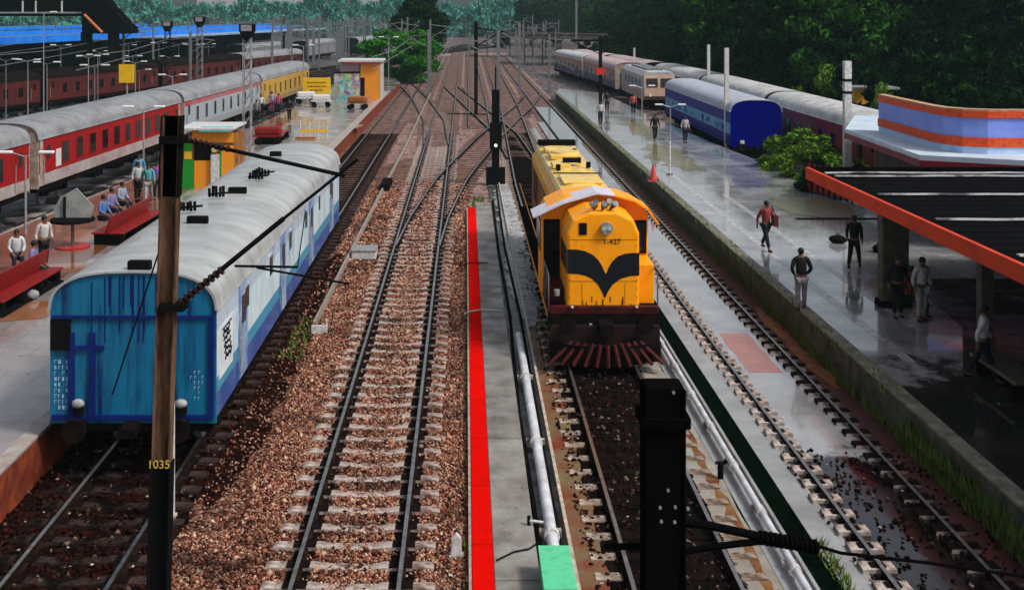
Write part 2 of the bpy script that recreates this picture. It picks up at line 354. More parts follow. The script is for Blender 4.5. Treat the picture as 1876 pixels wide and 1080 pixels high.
def track(label, pts, y0, y1, sm=None, style='full', group='railway tracks of the station', sp=SP, ys=None, near=100, sl_y0=None, n_ind=True, rails=(-1,1), z=0):
    t = thing('railway_track', label, 'railway track', (0,0,z), group=group)
    step = 2.0 if len(pts) > 2 else (y1-y0)
    path = [(interp(pts,y), y) for y in np.arange(y0, y1+.01, step)]
    prof = [(-.035,0),(.035,0),(.035,-.04),(.012,-.055),(.012,-.125),(.07,-.14),(.07,-.15),(-.07,-.15),(-.07,-.14),(-.012,-.125),(-.012,-.055),(-.035,-.04)]
    for s in rails:
        b = MB(); b.strip([(s*.84+dx, zz) for dx, zz in prof], path)
        n = len(prof); b.m = [0 if (i % n) == 0 else 1 for i in range(len(b.m)-2)] + [1,1]
        b.build('rail', [STEELP, RUSTD], t)
    ysl = np.arange(sl_y0 if sl_y0 else y0, y1, sp)
    me = SL[style]
    if sm is not None:
        me = me.copy(); me.materials[0] = sm
    big = MB()
    for i, y in enumerate(ysl):
        x = interp(pts, y); rz = -math.atan((interp(pts,y+.5)-interp(pts,y-.5)))
        if n_ind and i < near:
            o = bpy.data.objects.new('sleeper', me); COL.objects.link(o); o.parent = t
            o.location = (x + random.uniform(-.03,.03), y, random.uniform(-.012,.004)); o.rotation_euler[2] = rz + random.uniform(-.012,.012)
        else:
            big.cbox((x, y, -.17), (2.7, .23, .09), Matrix.Rotation(rz, 3, 'Z'))
    if big.v: tag(big.build('sleeper_run', FARS if 'left yard' not in label else CONCD, t), kind='stuff')
    return t
track('straight middle track with pale sleepers on red ballast', [(0,-1.88),(400,-1.88)], 10, 260, sl_y0=16.0)
track('track under the blue end coach on the left', [(0,-6.41),(400,-6.41)], 8, 240, CONCD, sl_y0=16.2)
track('track under the yellow locomotive with stained pink sleepers', [(0,3.45),(60,3.45),(110,4.2),(300,4.6)], 9, 240, mat('stained_sleeper', (.5,.4,.33), .5, c2=(.10,.06,.04), ns=5, bump=.4), 'oily', sl_y0=17.0)
track('flooded track running along the right platform wall', [(0,7.57),(300,7.2)], 9, 240, CONC, 'block', sl_y0=17.3, near=95, sp=.66)
TO = [(43,-1.88),(50,-1.6),(57,-1.12),(62,-.72),(68,-.05),(81,1.5),(95,3.4),(110,5.6),(125,7.3),(150,8.4)]
track('curved turnout branching right from the middle track', TO, 44, 130, FARS, sp=1.0)
track('far crossover track curving left behind the bush', [(75,-1.88),(95,-2.6),(120,-4.8),(150,-8.2),(200,-13),(260,-20)], 78, 240, FARS, n_ind=False)
track('far crossover from locomotive track to the middle', [(70,3.45),(85,3.0),(110,.8),(140,-1.8)], 71, 140, FARS, sp=.8)
track('distant track right of the middle line', [(60,0.9),(110,1.2),(300,1.2)], 90, 260, CONCR, n_ind=False)
track('left siding track with maroon sleepers', [(0,-4.9),(80,-4.9),(300,-4.6)], 95, 240, CONCR, n_ind=False)
# single spare rail lying left of the middle track
b = MB(); b.strip([(-.04,.03),(.04,.03),(.05,-.15),(-.05,-.15)], [(-4.36,33),(-4.2,60),(-4.05,75),(-3.9,128)])
tag(b.build('spare_rail', mat('pale_rail', (.45,.4,.36), .4, .3, c2=(.25,.2,.17), ns=6)), 'single pale rail lying beside the middle track, starting by a white marker', 'rail')
for i,(px,py,l,wd,lb) in enumerate([(708,338,2.6,.45,'long black point machine box beside the pale rail'),(668,462,1.0,.9,'white topped point machine left of the turnout')]):
    X,Y = at(px,py); t = thing('point_machine', lb, 'point machine', (X,Y,-.17))
    MB().box(-wd/2,wd/2,-l/2,l/2,0,.3).build('housing', BLACK if i==0 else WHITE, t, bevel=.03)
    MB().box(-wd/2-.02,wd/2+.02,-l/2-.02,l/2+.02,.3,.34).build('lid', BLACK if i==0 else GREYL, t)
    MB().tube([(wd/2,0,.1),(wd/2+.9,0,.08)], .03).build('drive_rod', GREY, t)
for i,y in enumerate((31.2,)):
    t = thing('marker_post', 'small white marker at the near end of the pale rail', 'marker', (-4.15,y+1.3,-.17))
    MB().box(-.22,.22,-.06,.06,0,.22).build('board', WHITE, t); MB().tube([(.2,0,0),(.2,0,.4)], .03).build('post', WHITE, t)
X,Y = at(836,1000); t = thing('track_marker', 'small pale marker stone by the red kerb near the bottom', 'marker', (X,Y,-.17))
MB().prism([(-.09,0),(.09,0),(.08,.32),(0,.4),(-.08,.32)], 'y', -.05, .05).build('stone', WHITE, t, bevel=.01); MB().box(-.12,.12,-.09,.09,-.05,.04).build('base', CONC, t)

# ------------------------------------------------------------------ pipes, cables, green box
def pipe(label, x, y0, y1, r, z, step, lbl_grp=None):
    t = thing('water_pipe', label, 'pipe', (x, y0, 0))
    MB().tube([(0,0,z),(0,(y1-y0)*.5,z+.01),(0,y1-y0,z)], r, 12).build('pipe', mat('white_pipe', (.66,.68,.72), .35, c2=(.4,.4,.42), ns=3), t, smooth=True)
    y = 1.2
    while y < y1-y0:
        MB().tube([(0,y-.05,z),(0,y+.05,z)], r*1.35, 12).build('coupling', WHITE, t)
        MB().box(-r*1.9, r*1.9, y+.3, y+.42, -.16, z-r*.5).build('bracket', CONC, t); y += step
    return t
pipe('thick white water pipe beside the grey path', 1.46, 18.2, 31.5, .10, .06, 4.2)
pipe('white hydrant pipe on the apron right of the locomotive', 5.27, 15, 42, .065, .02, 2.1)
t = thing('valve', 'small branch tap on the thick white pipe', 'valve', (1.40, 19.9, .06))
MB().tube([(0,0,0),(-.3,.05,.02)], .025).build('branch', WHITE, t); MB().tube([(-.3,.05,-.1),(-.3,.05,.1)], .03).build('handle', BLACK, t)
t = thing('valve_box', 'mint green box over the near end of the white pipe', 'box', (1.40, 17.5, -.15))
MB().box(-.23,.23,-.6,.75,0,.55).build('housing', mat('mint', (.08,.48,.24), .6, c2=(.05,.22,.12), ns=5, lo=.45, hi=.8, detail=9), t, bevel=.02)
MB().box(-.25,.25,-.62,.77,.552,.58).build('lid', mat('mint_lid', (.10,.54,.28), .6, c2=(.06,.28,.15), ns=5, lo=.48, hi=.85, detail=9), t, bevel=.01)
b = MB(); b.strip([(-.03,-.02),(.03,-.02),(.035,-.16),(-.035,-.16)], [(1.76,9),(1.76,60),(2.2,75)])
tag(b.build('guard_rail', mat('pale_guard', (.55,.5,.44), .4, c2=(.3,.22,.15), ns=4)), 'thin pale kerb rail between white pipe and locomotive track', 'rail')
def cable(label, pts, r, m): return tag(MB().tube(pts, r, 6).build('cable', m), label, 'cable')
cable('thin black cable across the grey path near the green box', [(.5,18.6,.03),(.8,18.9,.03),(1.05,19.0,.03),(1.3,19.3,.05)], .014, BLACK)
cable('white hose lying across the red edge strip', [(-.05,33.9,.0),(.12,34.1,.03),(.45,34.3,.03),(1.1,34.2,.03)], .025, WHITE)
cable('black cable crossing the red edge strip', [(-.3,40.5,-.1),(.1,40.7,.03),(.45,40.7,.03),(.8,40.8,.03)], .02, BLACK)
cable('second thin black cable bundle along the drain', [(1.22,13,-.1),(1.25,20,-.1),(1.2,26,-.1),(1.32,34,-.08),(1.25,44,-.08),(1.3,55,-.08)], .045, BLACK)
cable('dark signalling cable beside the guard rail', [(1.62,13,-.1),(1.6,22,-.1),(1.63,34,-.08),(1.5,44,-.08),(1.6,60,-.08)], .04, BLACK)
X,Y = at(1320,862); t = thing('hydrant', 'small black hydrant beside the apron pipe', 'hydrant', (X,Y,-.14))
MB().tube([(0,0,0),(0,0,.28),(.12,0,.34)], .06).build('body', BLACK, t); MB().cbox((0,0,.3),(.2,.05,.05)).build('handle', BLACK, t)

# ------------------------------------------------------------------ platforms
PZ = .68
brick = mat('platform_brick', (.09,.012,.010), .7, c2=(.24,.05,.015), ns=2.5, bump=.4, bs=15)
wetp = mat('wet_platform', (.50,.505,.51), .15, spec=.5, joints=(1.2,.9,.55), dirt_shade=(26,2.2,(.022,.020,.018)), c2=(.24,.24,.24), ns=.8, bump=.05, bs=10, wet=(.5,.04,.32,.4,.6), coat=1, ior=1.6)  # deep shade painted into the near paving colour
def slab_poly(name, pts, z0, z1, m): return tag(MB().prism(pts, 'z', z0, z1).build(name, m), kind='structure')
slab_poly('right_platform', [(9.25,2),(9.25,118),(10.2,125),(14.0,118),(14.9,89),(15.6,73),(16.7,59),(17.2,50),(26,38),(26,2)], -.3, PZ-.03, mat('platform_wall', (.10,.09,.075), .7, c2=(.025,.03,.015), ns=2.2, bump=.6, bs=8))
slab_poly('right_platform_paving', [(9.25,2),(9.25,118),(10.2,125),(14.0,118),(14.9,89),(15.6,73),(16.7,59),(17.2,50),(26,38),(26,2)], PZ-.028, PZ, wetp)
tag(MB().box(9.20,9.55,2,118,PZ+.002,PZ+.05).build('right_platform_coping', mat('coping', (.22,.21,.17), .5, c2=(.07,.07,.035), ns=3, bump=.4)), kind='structure')
tag(MB().add([(11.36,2,PZ+.0012),(25.9,2,PZ+.0012),(25.9,35.5,PZ+.0012),(13.6,35.5,PZ+.0012),(13.0,30,PZ+.0012),(11.5,26.5,PZ+.0012)], [tuple(range(6))]).build('shelter_shade_floor', mat('shelter_shade_floor', (.016,.015,.014), .2, c2=(.035,.033,.028), ns=1.5, wet=(.6,.06,.4,.4,.6))), kind='structure')  # dark sheet, shade under the canopy put into its colour
wl = mat('white_line', (.55,.55,.54), .25, c2=(.25,.25,.25), ns=4, coat=.5)
wavy('platform_line', 10.35,10.62, 27, 60, PZ+.004, wl, .01); wavy('platform_stripe', 11.6,11.85, 30, 52, PZ+.004, wl, .01)
olive = mat('olive_moss', (.12,.115,.035), .25, c2=(.2,.17,.08), ns=1.5, coat=.4)
wavy('moss_patch', 13.3, 16.4, 46.2, 51, PZ+.006, mat('moss2', (.16,.16,.09), .3, c2=(.22,.21,.15), ns=1.5, coat=.4), .1)
wavy('yellow_puddle', 10.6, 12.6, 60, 72, PZ+.006, olive, .5, 1.0); wavy('yellow_puddle_far', 11.5, 13.2, 76, 88, PZ+.006, olive, .4, 1.0)
sheet('dark_cross_strip', 13.2, 16.6, 45.6, 46.0, PZ+.008, BLACK)  # narrow black strip across the platform
# left platform
browns = mat('brown_reflect_paving', (.17,.045,.018), .3, c2=(.13,.07,.04), ns=.7, wet=(.5,.08,.4,.4,.6), coat=.25, bump=.05)  # warm brown wet reflection put into the paving colour
LP = [(-8.35,2),(-8.2,60),(-7.9,110),(-7.7,135),(-9.5,150),(-14.5,130),(-15.1,90),(-16.3,60),(-17.3,44),(-18.9,20),(-20,2)]
slab_poly('left_platform', LP, -.3, PZ-.03, brick)
slab_poly('left_platform_paving', LP, PZ-.028, PZ, mat('wet_platform_left', (.33,.31,.30), .3, c2=(.22,.18,.17), ns=.6, bump=.05, bs=10, wet=(.5,.08,.5,.42,.6), coat=.5, joints=(1.5,1.1,.6)))
tag(MB().add([(-13.4,5,PZ+.004),(-11.9,5,PZ+.004),(-13.0,60,PZ+.004),(-13.4,90,PZ+.004),(-15.0,90,PZ+.004),(-16.2,60,PZ+.004),(-17.1,44,PZ+.004),(-18.7,20,PZ+.004),(-19.8,5,PZ+.004)], [tuple(range(9))]).build('brown_reflection', browns), kind='structure')
tag(MB().box(-8.62,-8.3,2,60,PZ+.002,PZ+.03).build('left_platform_coping', mat('coping_left', (.38,.35,.33), .5, c2=(.26,.2,.17), ns=3)), kind='structure')
tag(MB().box(-8.5,-7.95,60,120,PZ+.002,PZ+.03).build('left_platform_coping_far', mat('coping_left', (.3,.3,.3))), kind='structure')
for i,(px,py,rx,ry) in enumerate([(180,430,1.3,1.8),(130,490,1.0,.8),(40,570,1.2,1.2)]):
    X,Y = at(px,py,PZ)
    tag(MB().add([(X+rx*math.cos(q)*random.uniform(.8,1.1), Y+ry*math.sin(q)*random.uniform(.8,1.1), PZ+.008+.001*i) for q in np.arange(0,6.28,.35)], [tuple(range(18))]).build('puddle', mat('rust_puddle', (.26,.085,.03), .12, c2=(.3,.16,.09), ns=1.5, coat=.6)), kind='structure')

# ------------------------------------------------------------------ coaches
def coach_section(hw=1.6, zb=1.1, zg=3.20, zt=3.90, n=18):
    arc = []
    for i in range(n+1):
        t = math.pi*i/n; c = math.cos(t); s = math.sin(t)
        arc.append((hw*math.copysign(abs(c)**.66, c), zg + (zt-zg)*s**.9))
    return arc
def bogie(parent, y, m=DARK):
    b = MB()
    for s in (-1,1): b.box(s*1.0-.07, s*1.0+.07, y-1.5, y+1.5, .45, .75)
    b.box(-1,1, y-.15,y+.15,.5,.8)
    for s in (-1,1):
        for yy in (-1.05,1.05): b.box(s*1.08-.1,s*1.08+.1,y+yy-.15,y+yy+.15,.4,.62)
    o = b.build('bogie', m, parent)
    for s in (-1,1):
        for yy in (-1.05,1.05):
            MB().tube([(s*.84-.07,y+yy,.46),(s*.84+.07,y+yy,.46)], .45, 18).build('wheel', GREY, o)
def coach(label, loc, rz, side, end, roof, L=21.5, nwin=8, win=(.55,.7,2.15), group=None, door_m=None, detail=True, name='railway_coach', doors=(1.0,), endx=True, wm=GLASS):
    t = thing(name, label, 'railway coach', loc, rz, group)
    zt = 3.98
    for s in (-1,1):
        MB().prism([(s*1.6,1.1),(s*1.6,3.22),(s*1.54,3.22),(s*1.54,1.1)], 'y', .06, L-.06).build('side_wall', side, t)
    arc = coach_section()
    out = [(1.6,1.0)] + arc + [(-1.6,1.0)]
    for y0,y1 in ((0,.06),(L-.06,L)): MB().prism(out, 'y', y0, y1).build('end_wall', end, t)
    arc2 = [(x*1.015, z+.035) for x,z in arc]; shell = arc2 + [(x*.985, z-.03) for x,z in arc[::-1]]
    MB().prism([(1.66,3.17)]+arc2+[(-1.66,3.17),(-1.605,3.17)]+[(x*.99, z-.0) for x,z in arc[::-1]]+[(1.605,3.17)], 'y', -.05, L+.05).build('roof', roof, t, smooth=True)
    u = MB().box(-1.5,1.5,.05,L-.05,.82,1.095)
    for y in (L*.35,L*.5,L*.62): u.box(-1.3,1.3,y,y+1.2,.45,.82)
    u.build('underframe', DARK, t)
    bogie(t, 3.1); bogie(t, L-3.1)
    for y,sg in ((0,-1),(L,1)):
        for s in (-1,1):
            bb = MB().tube([(s*.98,y,1.02),(s*.98,y+sg*.45,1.02)], .09, 10); bb.tube([(s*.98,y+sg*.45,1.02),(s*.98,y+sg*.52,1.02)], .23, 16); bb.build('buffer', DARK, t)
        MB().box(-.15,.15, min(y,y+sg*.5), max(y,y+sg*.5), .88,1.04).build('coupler', DARK, t)
        if endx:
            MB().box(-.75,.75, min(y,y+sg*.22)+.0, max(y,y+sg*.22), 1.25, 3.2).build('gangway', DARK, t)
    wd, wh, wz = win
    for s in (-1,1):
        xs = np.linspace(3.0, L-3.0, nwin) if nwin else []
        for y in xs:
            o = MB().box(min(s*1.60,s*1.625), max(s*1.60,s*1.625), y-wd/2-.06, y+wd/2+.06, wz-wh/2-.06, wz+wh/2+.06).build('window', side if detail else wm, t)
            MB().box(min(s*1.615,s*1.635), max(s*1.615,s*1.635), y-wd/2, y+wd/2, wz-wh/2, wz+wh/2).build('pane', wm, o, bevel=0)
        for dy in doors:
            for y in (dy, L-dy):
                d = MB().box(min(s*1.60,s*1.63), max(s*1.60,s*1.63), y-.42, y+.42, 1.15, 3.1).build('door', door_m or side, t)
                MB().box(min(s*1.625,s*1.64), max(s*1.625,s*1.64), y-.2, y+.2, 2.25, 2.85).build('door_window', GLASS, d)
                MB().tube([(s*1.66,y-.5,1.3),(s*1.66,y-.5,2.4)], .02, 5).build('handle', GREYL, d)
    return t
roofW = mat('wet_grey_roof', (.40,.415,.42), .35, c2=(.26,.27,.27), ns=.7, stretch=(1,2.5,1), wet=(.5,.22,.5,.4,.6), coat=.25, bump=.06, bs=6)
roofG = mat('grey_roof', (.26,.27,.28), .45, c2=(.15,.15,.16), ns=1, wet=(.5,.2,.5,.4,.6))
sideL = mat('van_side', (.3,.4,.6), .4, c2=(.10,.20,.32), ns=1.6, amt=.8, stretch=(1,1.2,.35), lo=.48, hi=.75,
            bands=[(0,(.004,.06,.28)),(1.55,(.02,.26,.42)),(1.85,(.56,.70,.76)),(2.75,(.44,.52,.62))], coat=.3)
endL = mat('blue_end', (.006,.14,.27), .4, c2=(.003,.010,.08), ns=2.6, stretch=(1.6,1,.16), lo=.46, hi=.68, coat=.1, bump=.1, bs=10)
vanX, vanY = -6.41, 22.1
van = coach('pale blue and white parcel coach with bright blue end wall on the left track', (vanX, vanY, 0), 0, sideL, endL, roofW, nwin=6, win=(.4,.45,2.7), endx=False, doors=(2.6,8.0), door_m=mat('van_door', (.05,.12,.36), .4, c2=(.35,.45,.55), ns=1.5))
navy = mat('navy_paint', (.003,.008,.09), .5, c2=(.003,.02,.16), ns=3)
e = MB()
for x in (-1.18,-.78): e.box(x-.06,x+.06,-.045,-.002,1.1,2.75)
e.box(-1.55,1.55,-.05,-.002,3.02,3.08); e.box(-1.55,1.55,-.05,-.003,1.08,1.17); e.box(1.46,1.56,-.045,-.002,1.18,3.0); e.box(-1.2,-.55,-.05,-.003,2.42,2.5)
e.build('end_stiffener', navy, van)
for i in range(22):
    x = random.uniform(-1.3,1.3); zt_ = 3.25+ .6*(1-abs(x/1.6)**2.2)
    if x < -.9: continue
    MB().box(x-.012, x+.012, -.009, -.0025, zt_-random.uniform(.5,1.3), zt_).build('drip_stain', navy, van)
MB().box(-1.58,-1.2,-.06,-.003,2.42,3.0).build('gangway_shutter', BLACK, van)
for x in (-1.02,.95):
    o = MB().sphere((x,-.12,1.42),.10,(1.25,.8,.9)).build('tail_lamp', mat('old_lamp', (.42,.40,.40), .5, c2=(.2,.2,.2), ns=12), van, smooth=True)
    MB().box(x-.09,x+.09,-.12,-.003,1.2,1.32).build('bracket', BLACK, o)
stn = mat('stencil', (.16,.33,.52), .5, c2=(.35,.5,.65), ns=10)
b = MB()
for k in range(9):
    z = 2.15-.11*k
    for q in range(4):
        if random.random() < .75: x=-1.52+.075*q; b.box(x, x+.012, -.008, -.002, z, z+.07); b.box(x+.0121, x+random.uniform(.03,.055), -.008, -.002, z+random.choice((0,.058)), z+.07)
for k in range(6):
    z = 1.95-.1*k
    for q in range(4):
        if random.random() < .6: x=1.1+.075*q; b.box(x, x+.011, -.008, -.002, z, z+.06); b.box(x+.0111, x+random.uniform(.03,.05), -.008, -.002, z+.049, z+.06)
b.build('stencil_lettering', stn, van)
# side name panel with black script strokes
pn = MB().box(1.602,1.612,.25,1.55,1.75,2.75).build('name_panel', mat('panel_white', (.7,.74,.78), .4, c2=(.5,.55,.6), ns=4), van)
b = MB()
for k in range(5):
    z = 2.55-.13*k; y = .55+.05*k
    pts = [(1.622, y + .12*q, z + (.07 if q % 2 else -.02) + random.uniform(-.03,.03)) for q in range(6)]
    b.tube(pts, .016, 5)
b.tube([(1.622,.5,2.66),(1.622,1.35,2.66)], .016, 5)
b.build('script_lettering', BLACK, pn)
# roof ventilators and lashed cable on the van
for px,py,l in [(256,487,.45),(362,404,.5),(435,350,.5),(505,283,.4)]:
    z = 3.99; X,Y = at(px,py,z); X -= vanX; Y -= vanY
    MB().box(X-l/2,X+l/2,Y-.09,Y+.09,3.9,4.10).build('roof_vent', BLACK, van, bevel=.03)
for px,py in [(345,382),(398,357),(470,325),(482,318)]:
    X,Y = at(px,py,4.05); X -= vanX; Y -= vanY
    b = MB()
    for q in range(5): b.tube([(X+.09*q-.2,Y,4.0),(X+.09*q-.2,Y+random.uniform(-.1,.1),4.0+random.uniform(.12,.3))], .04, 6)
    b.tube([(X-.25,Y,4.06),(X+.3,Y+.25,4.08)], .03, 6); b.build('roof_fitting', BLACK, van)

# red train on the far side of the left platform
redS = mat('red_side', (.5,.01,.01), .6, c2=(.22,.006,.006), ns=1, amt=.5, bands=[(0,(.36,.35,.34)),(1.62,(.27,.004,.005))])
whS = mat('white_side', (.5,.5,.5), .5, c2=(.25,.26,.28), ns=1, amt=.6, bands=[(0,(.25,.25,.25)),(1.5,(.30,.36,.40)),(2.8,(.40,.02,.03))])
ylS = mat('yellow_side', (.5,.5,.5), .4, c2=(.4,.3,.1), ns=1, amt=.4, bands=[(0,(.2,.15,.1)),(1.5,(.42,.24,.03)),(2.95,(.5,.3,.1))])
crE = mat('cream_end', (.42,.38,.33), .5, c2=(.22,.10,.07), ns=2)
th = -math.atan(.045)
def on_line(y): return -19.75 + (y-49)*.045
for i,(y0,sd_,lb,rf,en) in enumerate([(26.6,redS,'cream ended red coach at the far left edge, nearest of its train',roofG,crE),(49,redS,'long red coach with a row of dark oval windows beside the left platform',roofG,crE),
        (71.2,whS,'white sided coach with red cantrail behind the red coach',roofG,crE),(93.4,ylS,'yellow sided coach at the far end of the left train',roofG,crE)]):
    c = coach(lb, (on_line(y0)-.75, y0+1.8, .10), th, sd_, en, rf, group='coaches of the red train', nwin=10 if i < 2 else 8, win=(.75,.95,2.35) if i<2 else (.5,.9,2.2), doors=(1.0,))
    if i == 1:
        MB().box(1.604,1.615,1.9,2.5,1.75,2.55).build('emblem_panel', WHITE, c)
        for y in (L_ for L_ in (.15,20.9)): MB().box(1.603,1.61,y,y+.35,1.2,3.2).build('grey_stripe', crE, c)
# right hand blue coach and the trains behind
blS = mat('royal_side', (.01,.02,.4), .5, c2=(.005,.008,.18), ns=2, amt=.5, bands=[(0,(.001,.003,.25)),(1.75,(.14,.46,.70)),(2.45,(.001,.002,.24))])
blE = mat('royal_end', (.0005,.0005,.19), .6, spec=.05, c2=(.0005,.0005,.11), ns=2)
roofB = mat('pale_roof', (.42,.45,.52), .5, c2=(.30,.32,.40), ns=1.5)
RZ0 = -.45
bc = coach('royal blue coach with pale cyan band beyond the right platform', (18.15,71.6,RZ0), 0, blS, blE, roofB, L=23.5, nwin=0, doors=(), endx=False)
gr = mat('royal_graffiti', (.01,.02,.2), .5)
b = MB()
for k in range(26):
    y = random.uniform(1,20); b.box(-1.612,-1.601,y,y+random.uniform(.1,.5),1.8+random.uniform(0,.3),2.1+random.uniform(0,.3))
b.build('script_lettering', gr, bc)
for x in (-.9,.9): MB().box(x-.12,x+.12,-.2,-.003,1.1,1.4).build('tail_lamp', WHITE, bc)
mrS = mat('maroon_side', (.22,.012,.012), .4, c2=(.1,.01,.01), ns=1.5)
rfL = mat('stained_pale_roof', (.56,.57,.57), .5, c2=(.30,.30,.30), ns=1.2)
rfP = mat('pinkish_roof', (.50,.36,.36), .5, c2=(.36,.28,.29), ns=1.2)
for i,(x,y,rz,s_,rf,lb) in enumerate([(22.4,57.5,0,mrS,rfL,'maroon coach with stained pale roof, nearest one behind the blue coach'),(22.4,80,.0,mrS,rfL,'maroon coach with pale roof in the middle of the train under the trees'),
        (22.4,102.5,.02,mrS,rfL,'maroon coach with pale roof at the far end under the trees'),(21.2,127,.07,blS,rfP,'blue coach with pinkish roof far behind the white locomotive'),(19.3,150,.10,blS,rfP,'last pink roofed coach far beyond the right platform')]):
    coach(lb, (x,y,RZ0), rz, s_, DARK, rf, group='coaches of the train under the trees', nwin=8, detail=False)

# ------------------------------------------------------------------ diesel locomotive
def txt_rot(): return (R(90),0,0)
YEL = mat('loco_orange', (1.0,.36,.001), .45, c2=(.70,.22,.003), ns=3.0, coat=.1, amt=.6, lo=.5, hi=.85, detail=9, stretch=(1,1,.5), bump=.06, bs=6)
YELR = mat('loco_roof', (.85,.62,.16), .4, c2=(.68,.42,.08), ns=1.8, coat=.3, wet=(.8,.2,.5,.4,.6))
MAR = mat('loco_maroon', (.075,.004,.005), .5, c2=(.012,.003,.003), ns=3)
EMB = mat('emblem_black', (.006,.008,.012), .45)
def loco():
    t = thing('diesel_locomotive', 'orange yellow diesel locomotive with black winged chevron on its nose', 'locomotive', (3.53, 28.9, 0))
    hw = .93
    # underframe
    MB().box(-1.42,1.42,.35,16.4,1.02,1.28).build('underframe', DARK, t, bevel=.02)
    MB().box(-1.38,1.38,.3,.5,1.25,1.42).build('buffer_beam', MAR, t); MB().box(-1.38,1.38,.31,.5,.98,1.248).build('beam_skirt', DARK, t)
    for s in (-1,1): MB().box(s*1.41-.012,s*1.41+.012,.6,16.2,1.05,1.2).build('sill_stripe', YEL, t)
    f = MB().box(-1.1,1.1,2,14.5,.55,1.02); f.box(-1.2,1.2,6.8,9.8,.35,1.0); f.build('fuel_tank', DARK, t, bevel=.05)
    bogie(t, 3.1); bogie(t, 13.4)
    # nose
    prof = [(-hw,1.28),(-hw,3.25),(-.78,3.60),(-.35,3.80),(.35,3.80),(.78,3.60),(hw,3.25),(hw,1.28)]
    MB().prism(prof, 'y', .5, 2.4).build('short_hood', YEL, t, bevel=.07)
    # chevron, traced in photo pixels relative to the hood face
    def W(zx, zy):
        px = 900+zx/4.155; py = 440+zy/4.155; k = 29.4/2100
        return ((px-1111)*k*1.0, H0-(py-24)*k)
    top = [(603,68),(680,70),(740,82),(800,112),(840,150),(870,200),(897,262),(915,210),(945,160),(985,122),(1040,102),(1100,95),(1150,95)]
    bot = [(1150,268),(1080,272),(1010,292),(950,335),(915,385),(888,445),(865,390),(835,335),(790,292),(740,268),(690,258),(603,252)]
    pts = [W(*p) for p in top+bot]
    sc = 1.86/ (W(1150,0)[0]-W(603,0)[0]); cx = (W(1150,0)[0]+W(603,0)[0])/2
    pts = [((x-cx)*sc*.995, z) for x,z in pts]
    m = MB(); n1 = len(top)
    # build as quads between top and bottom polylines (same x order)
    T = pts[:n1]; B_ = pts[n1:][::-1]
    def yi(L,x):
        for (x0,z0),(x1,z1) in zip(L,L[1:]):
            if x0 <= x <= x1: return z0+(z1-z0)*(x-x0)/max(x1-x0,1e-6)
        return L[-1][1] if x > L[-1][0] else L[0][1]
    xs = np.linspace(T[0][0], T[-1][0], 61); vs = []; fs = []
    for i,x in enumerate(xs):
        vs += [(x,.494,yi(T,x)),(x,.494,yi(B_,x))]
        if i: fs.append((2*i-2,2*i-1,2*i+1,2*i))
    m.add(vs, fs); m.build('chevron_emblem', EMB, t)
    for s in (-1,1):   # emblem wraps the hood corners
        zt_, zb_ = yi(T, T[0][0]), yi(B_, T[0][0])
        MB().box(s*(hw+.001),s*(hw+.006),.56,2.3,zb_,zt_).build('emblem_side', EMB, t) if s < 0 else MB().box(hw+.001,hw+.006,.56,2.3,zb_,zt_).build('emblem_side', EMB, t)
    # headlight
    MB().box(-1.40,-.96,2.375,2.398,1.3,3.28).build('cab_front_panel', BLACK, t)
    h = MB().tube([(.08,.52,3.40),(.08,.38,3.40)], .155, 20).build('headlight', GREYL, t)
    for dx in (-.065,.065): MB().tube([(.08+dx,.379,3.40),(.08+dx,.36,3.40)], .058, 12).build('lens', mat('lens_grey', (.42,.45,.45), .15, spec=.5), h)
    MB().box(-.62,-.42,.48,.499,3.22,3.52).build('side_marker', BLACK, t)
    text_mesh('road_number', '1-427', .2, EMB, t, (.22,.49,2.98), txt_rot())
    hn = MB()
    for k,(x,y) in enumerate([(-.18,.8),(.02,.8),(.22,.85),(-.1,1.15),(.15,1.2)]): hn.tube([(x,y,3.82),(x*1.5,y-.25,4.0)], .035, 8, .09)
    hn.build('horn_cluster', mat('horn', (.25,.24,.23), .5, c2=(.02,.02,.02), ns=9), t)
    # cab
    cab = [(-1.45,1.28),(-1.45,3.35),(-1.30,3.62),(-.8,3.86),(0,3.96),(.8,3.86),(1.30,3.62),(1.45,3.35),(1.45,1.28)]
    MB().prism(cab, 'y', 2.4, 4.0).build('cab', YEL, t, bevel=.03)
    rc = [(-1.62,3.22)]+[(x*1.05,z+.05) for x,z in cab[2:-2]]+[(1.62,3.22),(1.55,3.20)]+[(x*1.0,z+.005) for x,z in cab[2:-2][::-1]]+[(-1.55,3.20)]
    vis = MB(); L_ = [(-1.66,3.25),(-1.3,3.66),(-.8,3.91),(0,4.02)]
    vis.prism([(-1.72,3.42),(-.9,3.80),(0,4.06),(.5,4.0),(.5,3.965),(0,4.02),(-.9,3.76),(-1.70,3.38)], 'y', 1.95, 3.15)
    vis.build('cab_roof_visor', mat('visor', (.62,.64,.72), .4, c2=(.5,.5,.6), ns=3), t)
    vis = MB(); vis.prism([(.5,4.0),(1.0,3.87),(1.42,3.62),(1.70,3.22),(1.66,3.2),(1.38,3.58),(1.0,3.82),(.5,3.955)], 'y', 1.95, 3.15); vis.build('cab_roof_edge', YEL, t)
